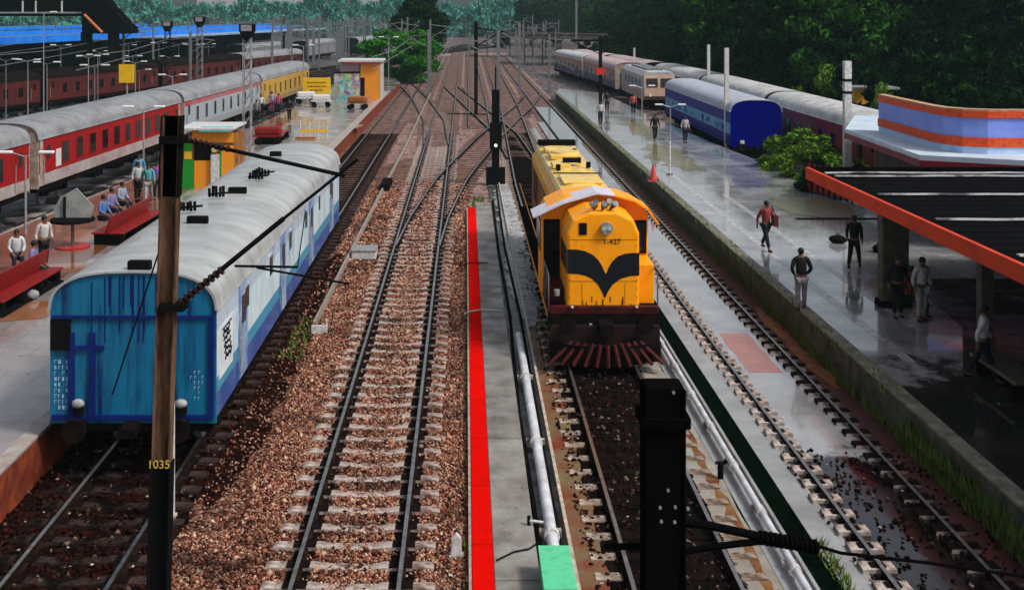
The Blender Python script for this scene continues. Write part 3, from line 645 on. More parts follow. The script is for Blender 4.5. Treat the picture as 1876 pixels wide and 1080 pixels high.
    for s in (-1,1):
        o = MB().box(min(s*.98,s*1.40),max(s*.98,s*1.40),2.37,2.399,2.35,3.25).build('cab_window', BLACK, t)
        MB().box(min(s*1.02,s*1.36),max(s*1.02,s*1.36),2.36,2.368,2.42,3.18).build('pane', GLASS, o)
        o = MB().box(s*1.452-.004,s*1.452+.004,2.8,4.6,2.3,3.2).build('side_window', BLACK, t)
        MB().box(s*1.458-.003,s*1.458+.003,2.9,4.5,2.38,3.12).build('pane', GLASS, o)
        MB().box(min(s*.94,s*1.42),max(s*.94,s*1.42),1.2,2.38,1.28,2.3 if s>0 else 1.7).build('walkway_box', YEL if s>0 else MAR, t, bevel=.02)
    # long hood
    lh = [(-.92,1.28),(-.92,3.30),(-.70,3.62),(-.3,3.72),(.3,3.72),(.70,3.62),(.92,3.30),(.92,1.28)]
    MB().prism([(x,z) for x,z in lh], 'y', 4.0, 16.3).build('long_hood', mat('hood_side', (.9,.35,.02), .4, c2=(.6,.2,.01), ns=2, amt=.5, bands=[(0,(.006,.005,.005)),(3.02,(.9,.46,.03))]), t, bevel=.05)
    MB().prism([(-.80,3.60),(-.72,3.70),(-.32,3.78),(.32,3.78),(.72,3.70),(.80,3.60)], 'y', 4.02, 16.2).build('hood_roof', YELR, t)
    for s in (-1,1):
        for k in range(9):
            y = 5.4+1.18*k
            d = MB().box(s*.925-.006,s*.925+.006,y,y+1.05,1.5,3.1).build('hood_door', MATS['hood_side'], t)
            if k in (1,6,7): 
                g = MB()
                for q in range(9): g.box(s*.934-.006,s*.934+.006,y+.1,y+.95,1.9+.12*q,1.95+.12*q)
                g.build('louvre', BLACK, d)
    for (y0,y1,x0,x1,z0,z1,m_,n_) in [(7.6,7.66,-.75,.78,3.78,3.82,BLACK,'roof_rib'),(9.0,9.9,-.65,-.05,3.76,3.9,YELR,'roof_hatch'),(9.4,9.9,-.25,.3,3.9,4.02,BLACK,'exhaust_stack'),
            (11.2,12.8,-.55,.55,3.77,3.93,YELR,'radiator_housing'),(13.2,14.2,-.6,.6,3.77,3.9,YELR,'roof_hatch'),(15.4,15.9,-.72,.72,3.78,3.97,BLACK,'rear_vent'),(5.5,7.2,-.6,.6,3.77,3.84,YELR,'roof_hatch')]:
        MB().box(x0,x1,y0,y1,z0,z1).build(n_, m_, t, bevel=.02)
    MB().tube([(0,12,3.93),(0,12,3.98)], .5, 20).build('radiator_fan', YELR, t)
    for x,y in [(.35,10.4),(.55,9.2),(-.5,8.6),(.45,13.0)]: MB().tube([(x,y,3.76),(x,y,3.95)], .08, 10).build('vent_cap', BLACK, t)
    # pilot
    BAR = mat('bar_red', (.10,.006,.006), .6, c2=(.035,.004,.004), ns=4)
    pl = MB().box(-1.38,1.38,.05,.35,.55,.98).build('pilot', mat('pilot_dark', (.010,.005,.006), .5, c2=(.018,.004,.004), ns=3), t)
    for k in range(11):
        u = (k-5)/5; b = MB(); b.tube([(u*.85,-.46+.36*abs(u),.66),(u*1.42,-.58+.36*abs(u),.13)], .05, 6).build('pilot_bar', BAR, t)
    MB().prism([(-1.4,.0),(-.7,-.3),(0,-.40),(.7,-.3),(1.4,.0),(1.4,.3),(-1.4,.3)], 'z', .13, .6).build('pilot_plate', DARK, t)
    for s in (-1,1):
        b = MB().tube([(s*.98,.3,1.05),(s*.98,-.15,1.05)], .1, 10); b.tube([(s*.98,-.15,1.05),(s*.98,-.22,1.05)], .20, 18); b.build('buffer', DARK, t)
        MB().sphere((s*.82,.28,1.42),.04).build('marker_lamp', WHITE, t)
    MB().box(-.18,.18,-.25,.3,.85,1.1).build('coupler', DARK, t)
    MB().tube([(-.35,.28,1.0),(-.38,.1,.7),(-.35,.15,.5)], .04, 6).build('brake_hose', GREYL, t)
    for z_ in (2.02,3.08): MB().box(-.88,.88,.4945,.4995,z_,z_+.012).build('panel_seam', mat('seam', (.18,.05,.004), .7), t)
    for x_ in (-.55,.55): MB().box(x_,x_+.01,.4945,.4995,1.45,1.98).build('panel_seam', MATS['seam'], t)
    for s in (-1,1):
        for z_ in np.arange(1.4,3.2,.22): MB().tube([(s*.86,.499,z_),(s*.86,.488,z_)], .014, 6).build('rivet', MATS['seam'], t)
    for q in range(14):
        x_ = random.uniform(-.8,.8); z_ = random.uniform(1.35,1.6); MB().box(x_,x_+.03,.4935,.499,z_-.1,z_+random.uniform(0,.08)).build('grime_streak', MATS['seam'], t)
    for s in (-1,1):
        for y in (.55,1.3,2.1): MB().tube([(s*1.40,y,1.28),(s*1.40,y,2.2)], .018, 6).build('handrail_post', GREY, t)
        MB().tube([(s*1.40,.45,1.1),(s*1.40,.55,2.2),(s*1.40,2.2,2.2)], .018, 6).build('handrail', GREY, t)
        MB().tube([(s*1.40,5.1,2.2),(s*1.40,16.2,2.2)], .016, 6).build('handrail', YEL, t)
        st = MB()
        for q in range(4): st.box(min(s*1.1,s*1.42),max(s*1.1,s*1.42),.4-.0,.75,.3+.26*q,.34+.26*q)
        st.build('steps', MAR, t)
    MB().tube([(-1.2,.35,1.7),(-1.2,.35,1.85)], .07, 10).build('warning_lamp', GREYL, t)
    return t
loco()

# white/cream locomotive-like railcar beyond blue coach
def railcar(label, loc, rz, body, lower, L=16, cat='locomotive'):
    t = thing('electric_locomotive', label, cat, loc, rz)
    MB().prism([(-1.5,1.1),(-1.5,3.4),(-1.1,3.8),(1.1,3.8),(1.5,3.4),(1.5,1.1)], 'y', .5, L-.5).build('body', body, t, bevel=.05)
    MB().prism([(.5,1.1),(0,1.5),(.15,2.3),(.5,3.5)], 'x', -1.45, 1.45).build('cab_front', lower, t, bevel=.03)
    for s in (-1,1):
        MB().cbox((s*.68,.22,2.78),(1.05,.04,.8), Matrix.Rotation(R(-16),3,'X')).build('windscreen', GLASS, t)
        MB().tube([(s*.9,.05,1.6),(s*.9,-.08,1.6)], .15, 10).build('headlight', LAMPW, t)
        MB().box(s*1.505-.01,s*1.505+.01,.9,L-1,1.3,1.9).build('side_band', lower, t)
        for k in range(5): MB().box(s*1.512-.01,s*1.512+.01,2+k*2.4,3.2+k*2.4,2.3,3.0).build('grille', GREY, t)
    MB().box(-.8,.8,3,L-3,3.8,3.95).build('roof_equipment', GREY, t)
    MB().box(-1.3,1.3,.4,L-.4,.6,1.1).build('underframe', DARK, t); bogie(t,3); bogie(t,L-3)
    return t
railcar('cream and rust locomotive with two large windscreens behind the blue coach', (18.3,108,RZ0), .0, mat('cream_loco', (.52,.54,.56), .5, c2=(.3,.31,.33), ns=2), mat('peach_lower', (.48,.25,.15), .5, c2=(.45,.38,.32), ns=2))
orS = mat('orange_white', (.5,.5,.5), .4, c2=(.4,.3,.25), ns=1, amt=.4, bands=[(0,(.02,.03,.15)),(1.9,(.35,.34,.36)),(2.7,(.5,.22,.12))])
coach('blue, white and orange coach beyond the cream locomotive', (18.0,126,RZ0), .06, orS, crE, rfP, nwin=6, detail=False)
coach('last coach of the train beyond the cream locomotive', (16.6,148.5,RZ0), .09, orS, crE, rfL, nwin=6, detail=False)

# far left dark red train and other yard trains
dkr = mat('dull_red_side', (.10,.012,.010), .5, c2=(.04,.008,.008), ns=1.5)
d_ = (21/90)
for i in range(4):
    y = 84+i*22; x = -45+(y-84)*.22
    coach(['dull red coach in the shade of the blue canopy, leftmost','dull red coach second from left before the canopy','dull red coach third from left before the canopy','dull red coach at the far end before the canopy'][i],
          (x,y,-.3), -math.atan(.22), dkr, DARK, DARK if i < 3 else roofG, group='dull red train by the blue canopy', nwin=8, detail=False)
for i,(x,y) in enumerate([(-38,190),(-31,215),(-52,230),(-24,240),(-60,250),(-14,290),(10,300)]):
    coach('pale grey coach parked in the distant yard', (x,y,-.2), -.12 if x<0 else .05, mat('far_side', (.22,.22,.26), .5, c2=(.12,.1,.12), ns=1), DARK, roofG, group='coaches parked in the distant yard', nwin=0, doors=())

# ------------------------------------------------------------------ left yard tracks
for k,(x,s) in enumerate([(-25,.1),(-29.5,.12),(-34,.14),(-39,.18),(-50,.25)]):
    tt = track('thin rusty track in the far left yard', [(0,x-80*s),(400,x+320*s)], 50, 330, CONCD, sp=1.4, n_ind=False, group='tracks of the far left yard')

# ------------------------------------------------------------------ masts
def latt(b, x, y, z0, z1, wd, n):
    for sx in (-1,1):
        for sy in (-1,1): b.box(x+sx*wd/2-.025,x+sx*wd/2+.025,y+sy*wd/2-.025,y+sy*wd/2+.025,z0,z1)
    h = (z1-z0)/n
    for i in range(n):
        for sy in (-1,1): b.tube([(x-wd/2,y+sy*wd/2,z0+i*h),(x+wd/2,y+sy*wd/2,z0+(i+1)*h)], .02, 4)
        b.tube([(x+wd/2,y-wd/2,z0+i*h),(x+wd/2,y+wd/2,z0+(i+1)*h)], .02, 4)
# foreground left mast
MY = 16.0
def m3(px, py, y=MY): return Vector(((px-853)*y/F, y, H0-(py-24)*y/F))
t = thing('overhead_line_mast', 'tall rusty brown mast with black cantilever arms in the left foreground', 'mast', (m3(288,1192).x, MY, -.17))
o0 = Vector(t.location)
RUST = mat('rusty_mast', (.045,.018,.010), .7, spec=.1, c2=(.17,.10,.06), ns=3, stretch=(2,2,.5), bump=.3, bs=30)
def rel(v): return v - o0
p0, p1 = rel(m3(288,1192)), rel(m3(306,470)); p2 = rel(m3(316,214))
b = MB()
def hsec(b, pa, pb, w_, d_, th_=.02):
    for dx0,dx1,dy0,dy1 in ((-w_/2,-w_/2+th_,-d_/2,d_/2),(w_/2-th_,w_/2,-d_/2,d_/2),(-w_/2+th_,w_/2-th_,-.01,.01)):
        vs = [(p.x+dx,p.y+dy,p.z) for p in (pa,pb) for dx,dy in ((dx0,dy0),(dx1,dy0),(dx1,dy1),(dx0,dy1))]
        b.add(vs, [(0,1,2,3),(4,7,6,5),(0,4,5,1),(1,5,6,2),(2,6,7,3),(3,7,4,0)])
pm = rel(m3(297,845))
hsec(b, pm, p2, .25, .2); b.build('post', RUST, t)
b = MB(); b.prism([(p0.x-.15,p0.y-.12),(p0.x+.15,p0.y-.12),(p0.x+.15,p0.y+.12),(p0.x-.15,p0.y+.12)], 'z', p0.z-.1, pm.z+.02); 
for v_i in range(4,8): pass
b = MB(); hsec(b, p0, pm, .29, .24); b.build('black_base', BLACK, t)
b = MB(); hsec(b, rel(m3(311,360)), rel(m3(316.5,212)), .28, .23); b.build('black_top', BLACK, t)
def arm(name, a_, b_, r, m=BLACK): return MB().tube([rel(m3(*a_)), rel(m3(*b_))], r, 8).build(name, m, t)
arm('cantilever_tube', (322,562), (520,400), .035); arm('cantilever_tube', (520,400), (655,292), .022)
arm('top_tube', (335,255), (632,322), .028); arm('registration_arm', (430,487), (545,489), .018); arm('registration_arm', (470,490), (640,520), .016)
arm('stay_wire', (292,458), (206,722), .012); arm('dropper', (560,385), (545,490), .008)
b = MB()
A, B2 = rel(m3(332,553)), rel(m3(412,490))
for k in range(9):
    c0 = A.lerp(B2, k/9); c1 = A.lerp(B2, (k+.45)/9); b.tube([c0,c1], .062, 10)
b.build('insulator', mat('insulator', (.03,.012,.01), .25), t)
b = MB(); A, B2 = rel(m3(345,256)), rel(m3(425,274))
for k in range(8): b.tube([A.lerp(B2,k/8), A.lerp(B2,(k+.45)/8)], .05, 10)
b.build('insulator', MATS['insulator'], t)
for yy in (255,560): q = rel(m3(318,yy)); MB().cbox(q, (.34,.28,.10)).build('clamp', BLACK, t)
text_mesh('number_plate', '1035', .16, mat('yellow_text', (.55,.38,.08), .6), t, rel(m3(293,850))+Vector((.02,-.14,0)), txt_rot())
X,Y = at(318,920); t2 = thing('marker_post', 'white weathered concrete post beside the rusty foreground mast', 'post', (X,Y-.3,-.17))
MB().box(-.085,.085,-.08,.08,0,2.1).build('post', WHITE, t2, bevel=.015); MB().box(-.12,.12,-.11,.11,-.05,.08).build('foot', CONC, t2)
# foreground right mast
MY2 = 9.0
def n3(px, py): return m3(px, py, MY2)
base = n3(1214,1080); t = thing('overhead_line_mast', 'black riveted mast cut off at its top in the right foreground', 'mast', (base.x, MY2, -.17)); o0 = Vector(t.location)
b = MB(); zt_ = n3(0,702).z+.17
dk = mat('mast_black', (.003,.003,.0035), .7, c2=(.004,.003,.003), ns=4, spec=.02)
b.box(-.14,.14,-.13,.13,0,zt_); b.box(-.155,-.14,-.15,.15,0,zt_-.01); b.box(.14,.155,-.15,.15,0,zt_-.01); b.build('post', dk, t)
MB().box(-.19,.19,-.17,.17,zt_-.3,zt_-.22).build('cap_band', dk, t)
for px,py in [(1218,884),(1231,914),(1206,940),(1230,941),(1254,917),(1228,708),(1204,915)]:
    q = rel(n3(px,py)); MB().tube([(q.x,-.15,q.z),(q.x,-.128,q.z)], .012, 8).build('rivet', GREYL, t)
MB().box(-.45,-.0,-.02,.02, rel(n3(0,935)).z-.3, rel(n3(0,935)).z-.26).build('back_plate', dk, t)
def arm2(name, pts, r, n=8): return MB().tube([rel(n3(*p)) for p in pts], r, n).build(name, dk, t)
arm2('cantilever_arm', [(1250,955),(1300,962),(1440,992),(1500,1000)], .035)
arm2('cantilever_arm', [(1250,1010),(1310,1000),(1440,985)], .028)
arm2('long_stay', [(1500,1000),(1540,1012),(1700,1030),(1900,1058)], .014)
b = MB()
for k in range(12):
    q0 = rel(n3(1395+k*9, 984+k*1.5)); b.tube([q0-Vector((.012,0,0)), q0+Vector((.012,0,0))], .055, 12)
b.build('insulator', dk, t)

def simple_mast(label, X, Y, h, wd, m, arms=1, z=-.17, group=None, head=None, cross=None, cat='mast', lat=False):
    t = thing('overhead_line_mast', label, cat, (X,Y,z), group=group)
    b = MB()
    if lat: latt(b, 0, 0, 0, h, wd, max(4,int(h/.9)))
    else: b.prism([(-wd/2,-wd/2),(wd/2,-wd/2),(wd/2,wd/2),(-wd/2,wd/2)], 'z', 0, h)
    b.build('post', m, t)
    if arms:
        s = arms; b = MB(); b.tube([(0,0,h-.6),(s*2.6,0,h-.9)], wd*.16+.01, 5); b.tube([(0,0,h-2.2),(s*2.4,0,h-.9)], wd*.16+.01, 5); b.tube([(s*1.2,0,h-1.6),(s*2.6,0,h-1.6)], wd*.1+.01, 5)
        b.build('cantilever', m, t)
    return t
X,Y = at(908,332); t = simple_mast('thick black signal post with a lit white lamp left of the locomotive', X, Y, 5.0, .40, BLACK, 0, cat='signal post')
MB().box(-.32,.32,-.3,-.2,1.9,3.3).build('signal_head', BLACK, t)
lm = bpy.data.materials.new('signal_lamp'); lm.use_nodes = True; p_ = lm.node_tree.nodes['Principled BSDF']; p_.inputs['Emission Color'].default_value = (1,.95,.8,1); p_.inputs['Emission Strength'].default_value = 1.2
MB().tube([(0,-.3,2.1),(0,-.34,2.1)], .08, 12).build('lamp', lm, t)
MB().tube([(0,0,5),(0,0,6.2)], .05, 6).build('finial', BLACK, t); MB().box(-.5,.5,-.25,.25,.0,.9).build('relay_box', BLACK, t)
MB().tube([(-.5,0,3.7),(-2.6,0,3.75)], .03, 5).build('arm', BLACK, t)
simple_mast('tall dark mast standing between far tracks right of the bush', *at(872,205), 8.3, .32, BLACK, 1)
simple_mast('slim mast behind the black signal post', 2.4, 84, 7.8, .24, GREY, -1)
simple_mast('grey mast on the right side of the far junction', 6.0, 128, 8, .3, GREY, -1)
t = simple_mast('dark mast with wide cross arms on the far right platform', *at(1100,195,PZ), 6.2, .28, BLACK, 0, PZ)
MB().box(-2.6,2.0,-.1,.1,5.7,5.9).build('cross_arm', BLACK, t); MB().tube([(-2.4,0,5.7),(0,0,4.6),(1.9,0,5.7)], .05, 5).build('brace', BLACK, t)
MB().box(-.4,.4,-.2,-.1,2.8,3.4).build('red_board', mat('red_board', (.5,.03,.02), .5), t)
gi = 'distant overhead line masts of the yard'
pm_ = simple_mast('thin grey overhead line mast in the distant yard', -16, 150, 8, .25, GREY, 1, group=gi)
for i in range(150):
    Y = random.uniform(105, 420)
    if i < 44: X = random.uniform(-.36,-.075)*Y
    elif i > 74: Y = random.uniform(150, 440); X = random.uniform(-.17,-.02)*Y
    elif i < 60: X = random.uniform(-.07,.06)*Y
    else: X = random.uniform(.05,.085)*Y
    if -15.5 < X < -7.5 and Y < 130: X -= 16
    if abs(X+6.2)<1.8 or abs(X+1.88)<1.8 or abs(X-4.4)<1.8 or abs(X-7.3)<1.6: X += 2.2 if X>-1.8 else -2.2
    if 1.5 < X < 9.2: continue
    c = dup(pm_); place(c, (X,Y,-.17), random.choice((0,math.pi)), scale=(.9,.9,random.uniform(.75,1.1)))
for x in (-6.41,-1.88,3.9,7.4,-24,-31,-38,-45):
    k_ = 0 if x > -10 else .14; o = MB(); y = 78.0
    while y < 380:
        o.tube([(x-k_*(y-60),y,5.9),(x-k_*(y-35),y+25,5.55),(x-k_*(y-10),y+50,5.9)], .03, 4); o.tube([(x-k_*(y-60),y,5.0),(x-k_*(y-10),y+50,5.0)], .03, 4); y += 50
    tag(o.build('overhead_wire', GREY), 'thin overhead contact wire strung along the distant tracks', 'wire', 'overhead wires of the distant yard')
# named masts on the right side
for px,ptop,pbot,wd,z,lb in [(1331,88,182,.26,RZ0,'pale concrete mast between blue coach and maroon train'),(1552,112,228,.34,0,'thick pale banded concrete post beside the hedge'),(1298,82,140,.24,RZ0,'slim pale post rising before the dark trees'),(1056,-30,130,.3,0,'very tall grey mast reaching above the distant trees'),(1162,88,112,.2,RZ0,'short slim post behind the pink roofed coach')]:
    X,Y = at(px,pbot,3.4 if px in(1331,1552,1298,1162) else .3); zt_ = H0-(ptop-24)*Y/F
    t = simple_mast(lb, X, Y, zt_-z, wd, WHITE if px!=1056 else GREY, 0, z)
    if px == 1552:
        for zz in (zt_-1.0, zt_-1.6): MB().box(-wd/2-.02,wd/2+.02,-wd/2-.02,wd/2+.02,zz-z,zz-z+.12).build('band', BLACK, t)
    MB().box(-wd/2-.01,wd/2+.01,-wd/2-.01,wd/2+.01,0,.3).build('foot', CONC, t)
# gantry beams far
def gantry(label, x0, x1, Y, z):
    t = thing('gantry', label, 'gantry', (x0,Y,-.17), group=None)
    for x in (0,x1-x0): MB().box(x-.13,x+.13,-.13,.13,0,z).build('post', GREY, t)
    b = MB()
    for zz in (z-.5,z): b.box(0,x1-x0,-.06,.06,zz,zz+.09)
    n = int((x1-x0)/1.2)
    for k in range(n): b.tube([((x1-x0)*k/n,0,z-.45),((x1-x0)*(k+1)/n,0,z)], .03, 4)
    b.build('truss', GREY, t)
gantry('lattice gantry spanning the far left tracks', -46,-14, 190, 7.6); 

# floodlight / platform towers on the left
def tower(label, X, Y, h, m, wd=.42):
    t = thing('lighting_tower', label, 'lighting tower', (X,Y,PZ), group='lattice lighting towers on the left')
    b = MB(); latt(b,0,0,0,h,wd,12); b.build('lattice_post', m, t)
    MB().prism([(-.15,h-.7),(.15,h-.7),(.42,h-.2),(.42,h+.2),(-.42,h+.2),(-.42,h-.2)], 'y', -.3, .3).build('lamp_head', BLACK, t)
    MB().box(-.3,.3,-.33,-.305,h-.2,h+.15).build('lamp_glass', GREYL, t)
    MB().box(-.6,.6,-.05,.05,h+.2,h+.28).build('crossbar', GREY, t)
X,Y = at(453,290,PZ); tower('lattice lighting tower standing on the left platform, nearer one', X,Y,7.4,GREYL)
X,Y = at(390,215,PZ); tower('lattice lighting tower behind the white sided coach', -19.3-3.2,97,7.7,GREY)
tower('darker lattice tower left of the other two', -26,100,7.3,BLACK)
def lamp(label, X, Y, h, z=PZ, arms=2, m=GREYL, grp='slim platform lamp posts'):
    t = thing('street_lamp', label, 'lamp post', (X,Y,z), group=grp)
    MB().tube([(0,0,0),(0,0,h)], .055, 8, .035).build('pole', m, t)
    for s in ((-1,1) if arms == 2 else (1,)):
        MB().tube([(0,0,h-.05),(s*.55,0,h+.12)], .025, 6).build('arm', m, t)
        MB().box(min(s*.5,s*1.05),max(s*.5,s*1.05),-.1,.1,h+.08,h+.18).build('lamp_shade', LAMPW, t, bevel=.03)
for px,pt,pb,lb in [(263,200,330,'white platform lamp post before the red coach'),(47,285,430,'pale lamp post nearest the cream coach end')]:
    X,Y = at(px,pb,PZ); lamp(lb, X, Y, H0-(pt-24)*Y/F-PZ)
for i in range(14):
    Y = 82+i*6.5; lamp('short platform lamp between the far left tracks', -27.5-(i%3)*5-.12*(Y-90), Y, 3.6+random.uniform(0,2), 0, 2, GREY, 'short lamps of the far left yard')
for i,(px,pt,Y,lb) in enumerate([(51,112,96,'double lamp post by the dull red train at far left'),(80,25,92,'tall teal based pole left of the double lamps'),(162,105,100,'slim lamp post behind the red coach roof'),(248,115,104,'lamp post beside the yellow sign'),(712,70,118,'grey lamp post between orange hut and bush'),(316,140,84,'short white lamp post at the end of the red coach roof'),(556,85,110,'dark lamp post behind the yellow name board'),(1176,160,92,'white lamp post beside blue coach, left one'),(1228,195,78,'white lamp post before the blue coach')]):
    X = (px-853)*Y/F; z = 0 if i in (0,1,2,3) else PZ; lamp(lb, X, Y, H0-(pt-24)*Y/F-z, z, 2 if i != 1 else 1)

# ------------------------------------------------------------------ right canopy
CZ = 3.9
roofBk = mat('black_roof', (.005,.005,.006), .6, c2=(.006,.006,.007), ns=1.5, spec=.03, bump=.2, bs=5)
t = thing('platform_canopy', 'long black platform canopy with orange red fascia at right', 'canopy', (11.0, 0, PZ))
zc = CZ-PZ
RX1 = 27
b = MB(); b.box(.13, RX1-11, -3, 37.0, zc-.25, zc-.12)
for k in range(54): y = -2.8+k*.74; b.box(.13, RX1-11, y, y+.10, zc-.12, zc-.10)
b.build('roof_deck', roofBk, t)
red_f = mat('orange_fascia', (.62,.045,.010), .6, c2=(.26,.02,.008), ns=2.2, amt=.8, lo=.45, hi=.8, detail=9, stretch=(1,.5,1))
f_ = MB().box(0,.12,-3,37.1,zc-.36,zc+.02).build('fascia', red_f, t, bevel=.015)
MB().box(.12,RX1-11,37.0,37.12,zc-.5,zc+.02).build('end_fascia', MATS['mast_black'], t)
for k in range(8):
    Yk = 36-k*1.9 if k<5 else 30-k*2.2
gut = mat('gutter_water', (.42,.42,.43), .3, c2=(.05,.05,.05), ns=1.4, stretch=(.8,1,1), lo=.45, hi=.6)
for k,(py) in enumerate((297,319,352,398,462)):
    Yk = (H0-CZ)/(py-24)*F
    if Yk > 36.6: Yk = 36.3
    pts = [(.3+random.uniform(0,.3)+q*.8, Yk+random.uniform(-.07,.07), zc-.055) for q in range(18)]
    b = MB(); b.strip([(-.07,0),(.07,0),(.06,.035),(-.06,.035)], [(p[0],p[1]) for p in pts]);
    b.v = [(x,y,z+zc-.068) for x,y,z in b.v]; b.build('gutter_seam', gut, t)
for k in range(6):
    y = 4+k*6.2
    MB().box(1.9,2.2,y-.15,y+.15,0,zc-.25).build('pillar', mat('pillar_grey', (.12,.12,.09), .5, c2=(.05,.05,.04), ns=3), t)
    MB().box(.3,15,y-.08,y+.08,zc-.5,zc-.25).build('roof_beam', DARK, t)
MB().box(15.0,15.2,-3,36.8,0,zc-.25).build('shade_rear_wall', DARK, t)  # unseen wall added to block light under the canopy
for y in (14,25): MB().tube([(1.2,y,zc-.3),(1.2,y,zc-.7)], .03).build('hanger', GREYL, t)
MB().box(.5,1.0,33.6,34,zc-.62,zc-.52).build('lamp_shade', LAMPW, t)
X,Y = 12.9, 27.2
t = thing('ticket_booth', 'mossy grey concrete pillar wall under the canopy edge', 'pillar', (0,0,PZ))
xa,ya = at(1612,560,PZ); xb,yb = at(1640,560,PZ)
MB().box(xa,xa+.75,ya-.2,ya+.2,0,zc-.5).build('shaft', mat('mossy', (.10,.105,.07), .6, c2=(.04,.045,.02), ns=3), t, bevel=.03); MB().box(xa-.06,xa+.81,ya-.26,ya+.26,0,.18).build('plinth', DARK, t)
# seats / steps under canopy
for i,(x,y) in enumerate([(11.6,21.5),(11.9,25.2),(12.0,17.5)]):
    t = thing('platform_bench', ['dark stone bench just inside the canopy, middle one','dark stone bench near the mossy pillar','dark stone bench nearest the viewer under canopy'][i], 'bench', (x,y,PZ), group='benches under the canopy')
    MB().box(-.35,.35,-1.1,1.1,.38,.46).build('seat', mat('bench_stone', (.13,.12,.08), .4, c2=(.05,.05,.04), ns=3), t, bevel=.02)
    for yy in (-.8,.8): MB().box(-.28,.28,yy-.1,yy+.1,0,.38).build('leg', DARK, t)
# red fence at the canopy end
t = thing('metal_fence', 'dark red metal fence panels at the far end of the canopy', 'fence', (0,0,PZ))
x0f,y0f = at(1478,352,PZ); x1f,y1f = at(1562,372,PZ)
fm = mat('fence_red', (.30,.012,.012), .5, c2=(.15,.01,.01), ns=3)
for k in range(9):
    u = k/8; x = x0f+(x1f-x0f)*u; y = y0f+(y1f-y0f)*u; MB().box(x-.04,x+.04,y-.04,y+.04,0,1.45).build('post', DARK, t)
    if k < 8:
        x2 = x0f+(x1f-x0f)*(k+1)/8; y2 = y0f+(y1f-y0f)*(k+1)/8
        MB().add([(x,y,.1),(x2,y2,.1),(x2,y2,1.35),(x,y,1.35),(x,y+.03,.1),(x2,y2+.03,.1),(x2,y2+.03,1.35),(x,y+.03,1.35)], [(0,1,2,3),(4,7,6,5),(0,4,5,1),(3,2,6,7),(0,3,7,4),(1,5,6,2)]).build('panel', fm, t)

# blue parapet building
vio = mat('violet_paint', (.20,.27,.82), .5, c2=(.25,.38,.88), ns=1.2)
org = mat('orange_band', (.75,.09,.02), .5, c2=(.5,.05,.02), ns=7, lo=.5, hi=.62)
blw = mat('pale_blue', (.30,.50,.85), .5, c2=(.55,.66,.8), ns=1.0)
t = thing('station_building', 'violet blue building with orange bands and pale roof slab at right', 'building', (0,0,0))
sl_ = [(16.0,40.4),(16.4,49.5),(19,56),(40,56),(40,38.4),(19,38.9)]
MB().prism(sl_, 'z', 3.72, 3.9).build('roof_slab', mat('slab_pale', (.55,.66,.72), .5, c2=(.42,.5,.6), ns=1), t)
MB().prism([(x+(-.05 if x<19 else 0),y-(.04 if y<45 else 0)) for x,y in sl_], 'z', 3.50, 3.715).build('slab_edge', mat('dark_red_edge', (.16,.01,.02), .5), t)
MB().prism([(17,42),(17.4,48.5),(39,54),(39,41)], 'z', -.4, 3.5).build('wall', mat('shade_wall', (.05,.045,.05), .7, c2=(.02,.02,.02), ns=2), t)
def par(off): return [(17.35,47.3),(17.22+off*0,41.6),(17.6,40.6),(18.6,40.2),(40,39.8)]
def band(name, z0, z1, off, m):
    P = [(17.4-off,48.3),(17.25-off,42.6-off*.3),(17.35-off,41.6-off*.6),(17.75-off*.8,40.9-off*.8),(18.5-off*.3,40.6-off),(40,40.2-off)]
    Q = [(x+.35,y+.35) for x,y in P]
    b = MB(); vs = []; fs = []
    for (x,y),(x2,y2) in zip(P,Q): vs += [(x,y,z0),(x,y,z1),(x2,y2,z1),(x2,y2,z0)]
    for i in range(len(P)-1):
        for k in range(4): fs.append((4*i+k,4*i+(k+1)%4,4*i+4+(k+1)%4,4*i+4+k))
    fs += [(0,3,2,1),tuple(4*(len(P)-1)+k for k in (0,1,2,3))]
    b.add(vs,fs).build(name, m, t)
band('lower_wall', 3.9, 4.15, .0, blw); band('orange_band_lower', 4.15, 4.48, .04, org); band('violet_wall', 4.48, 5.18, 0, vio); band('orange_band_upper', 5.18, 5.42, .05, org)
band('parapet_cap', 5.42, 5.48, .02, mat('cap_tan', (.5,.33,.2), .6, c2=(.3,.2,.1), ns=5))

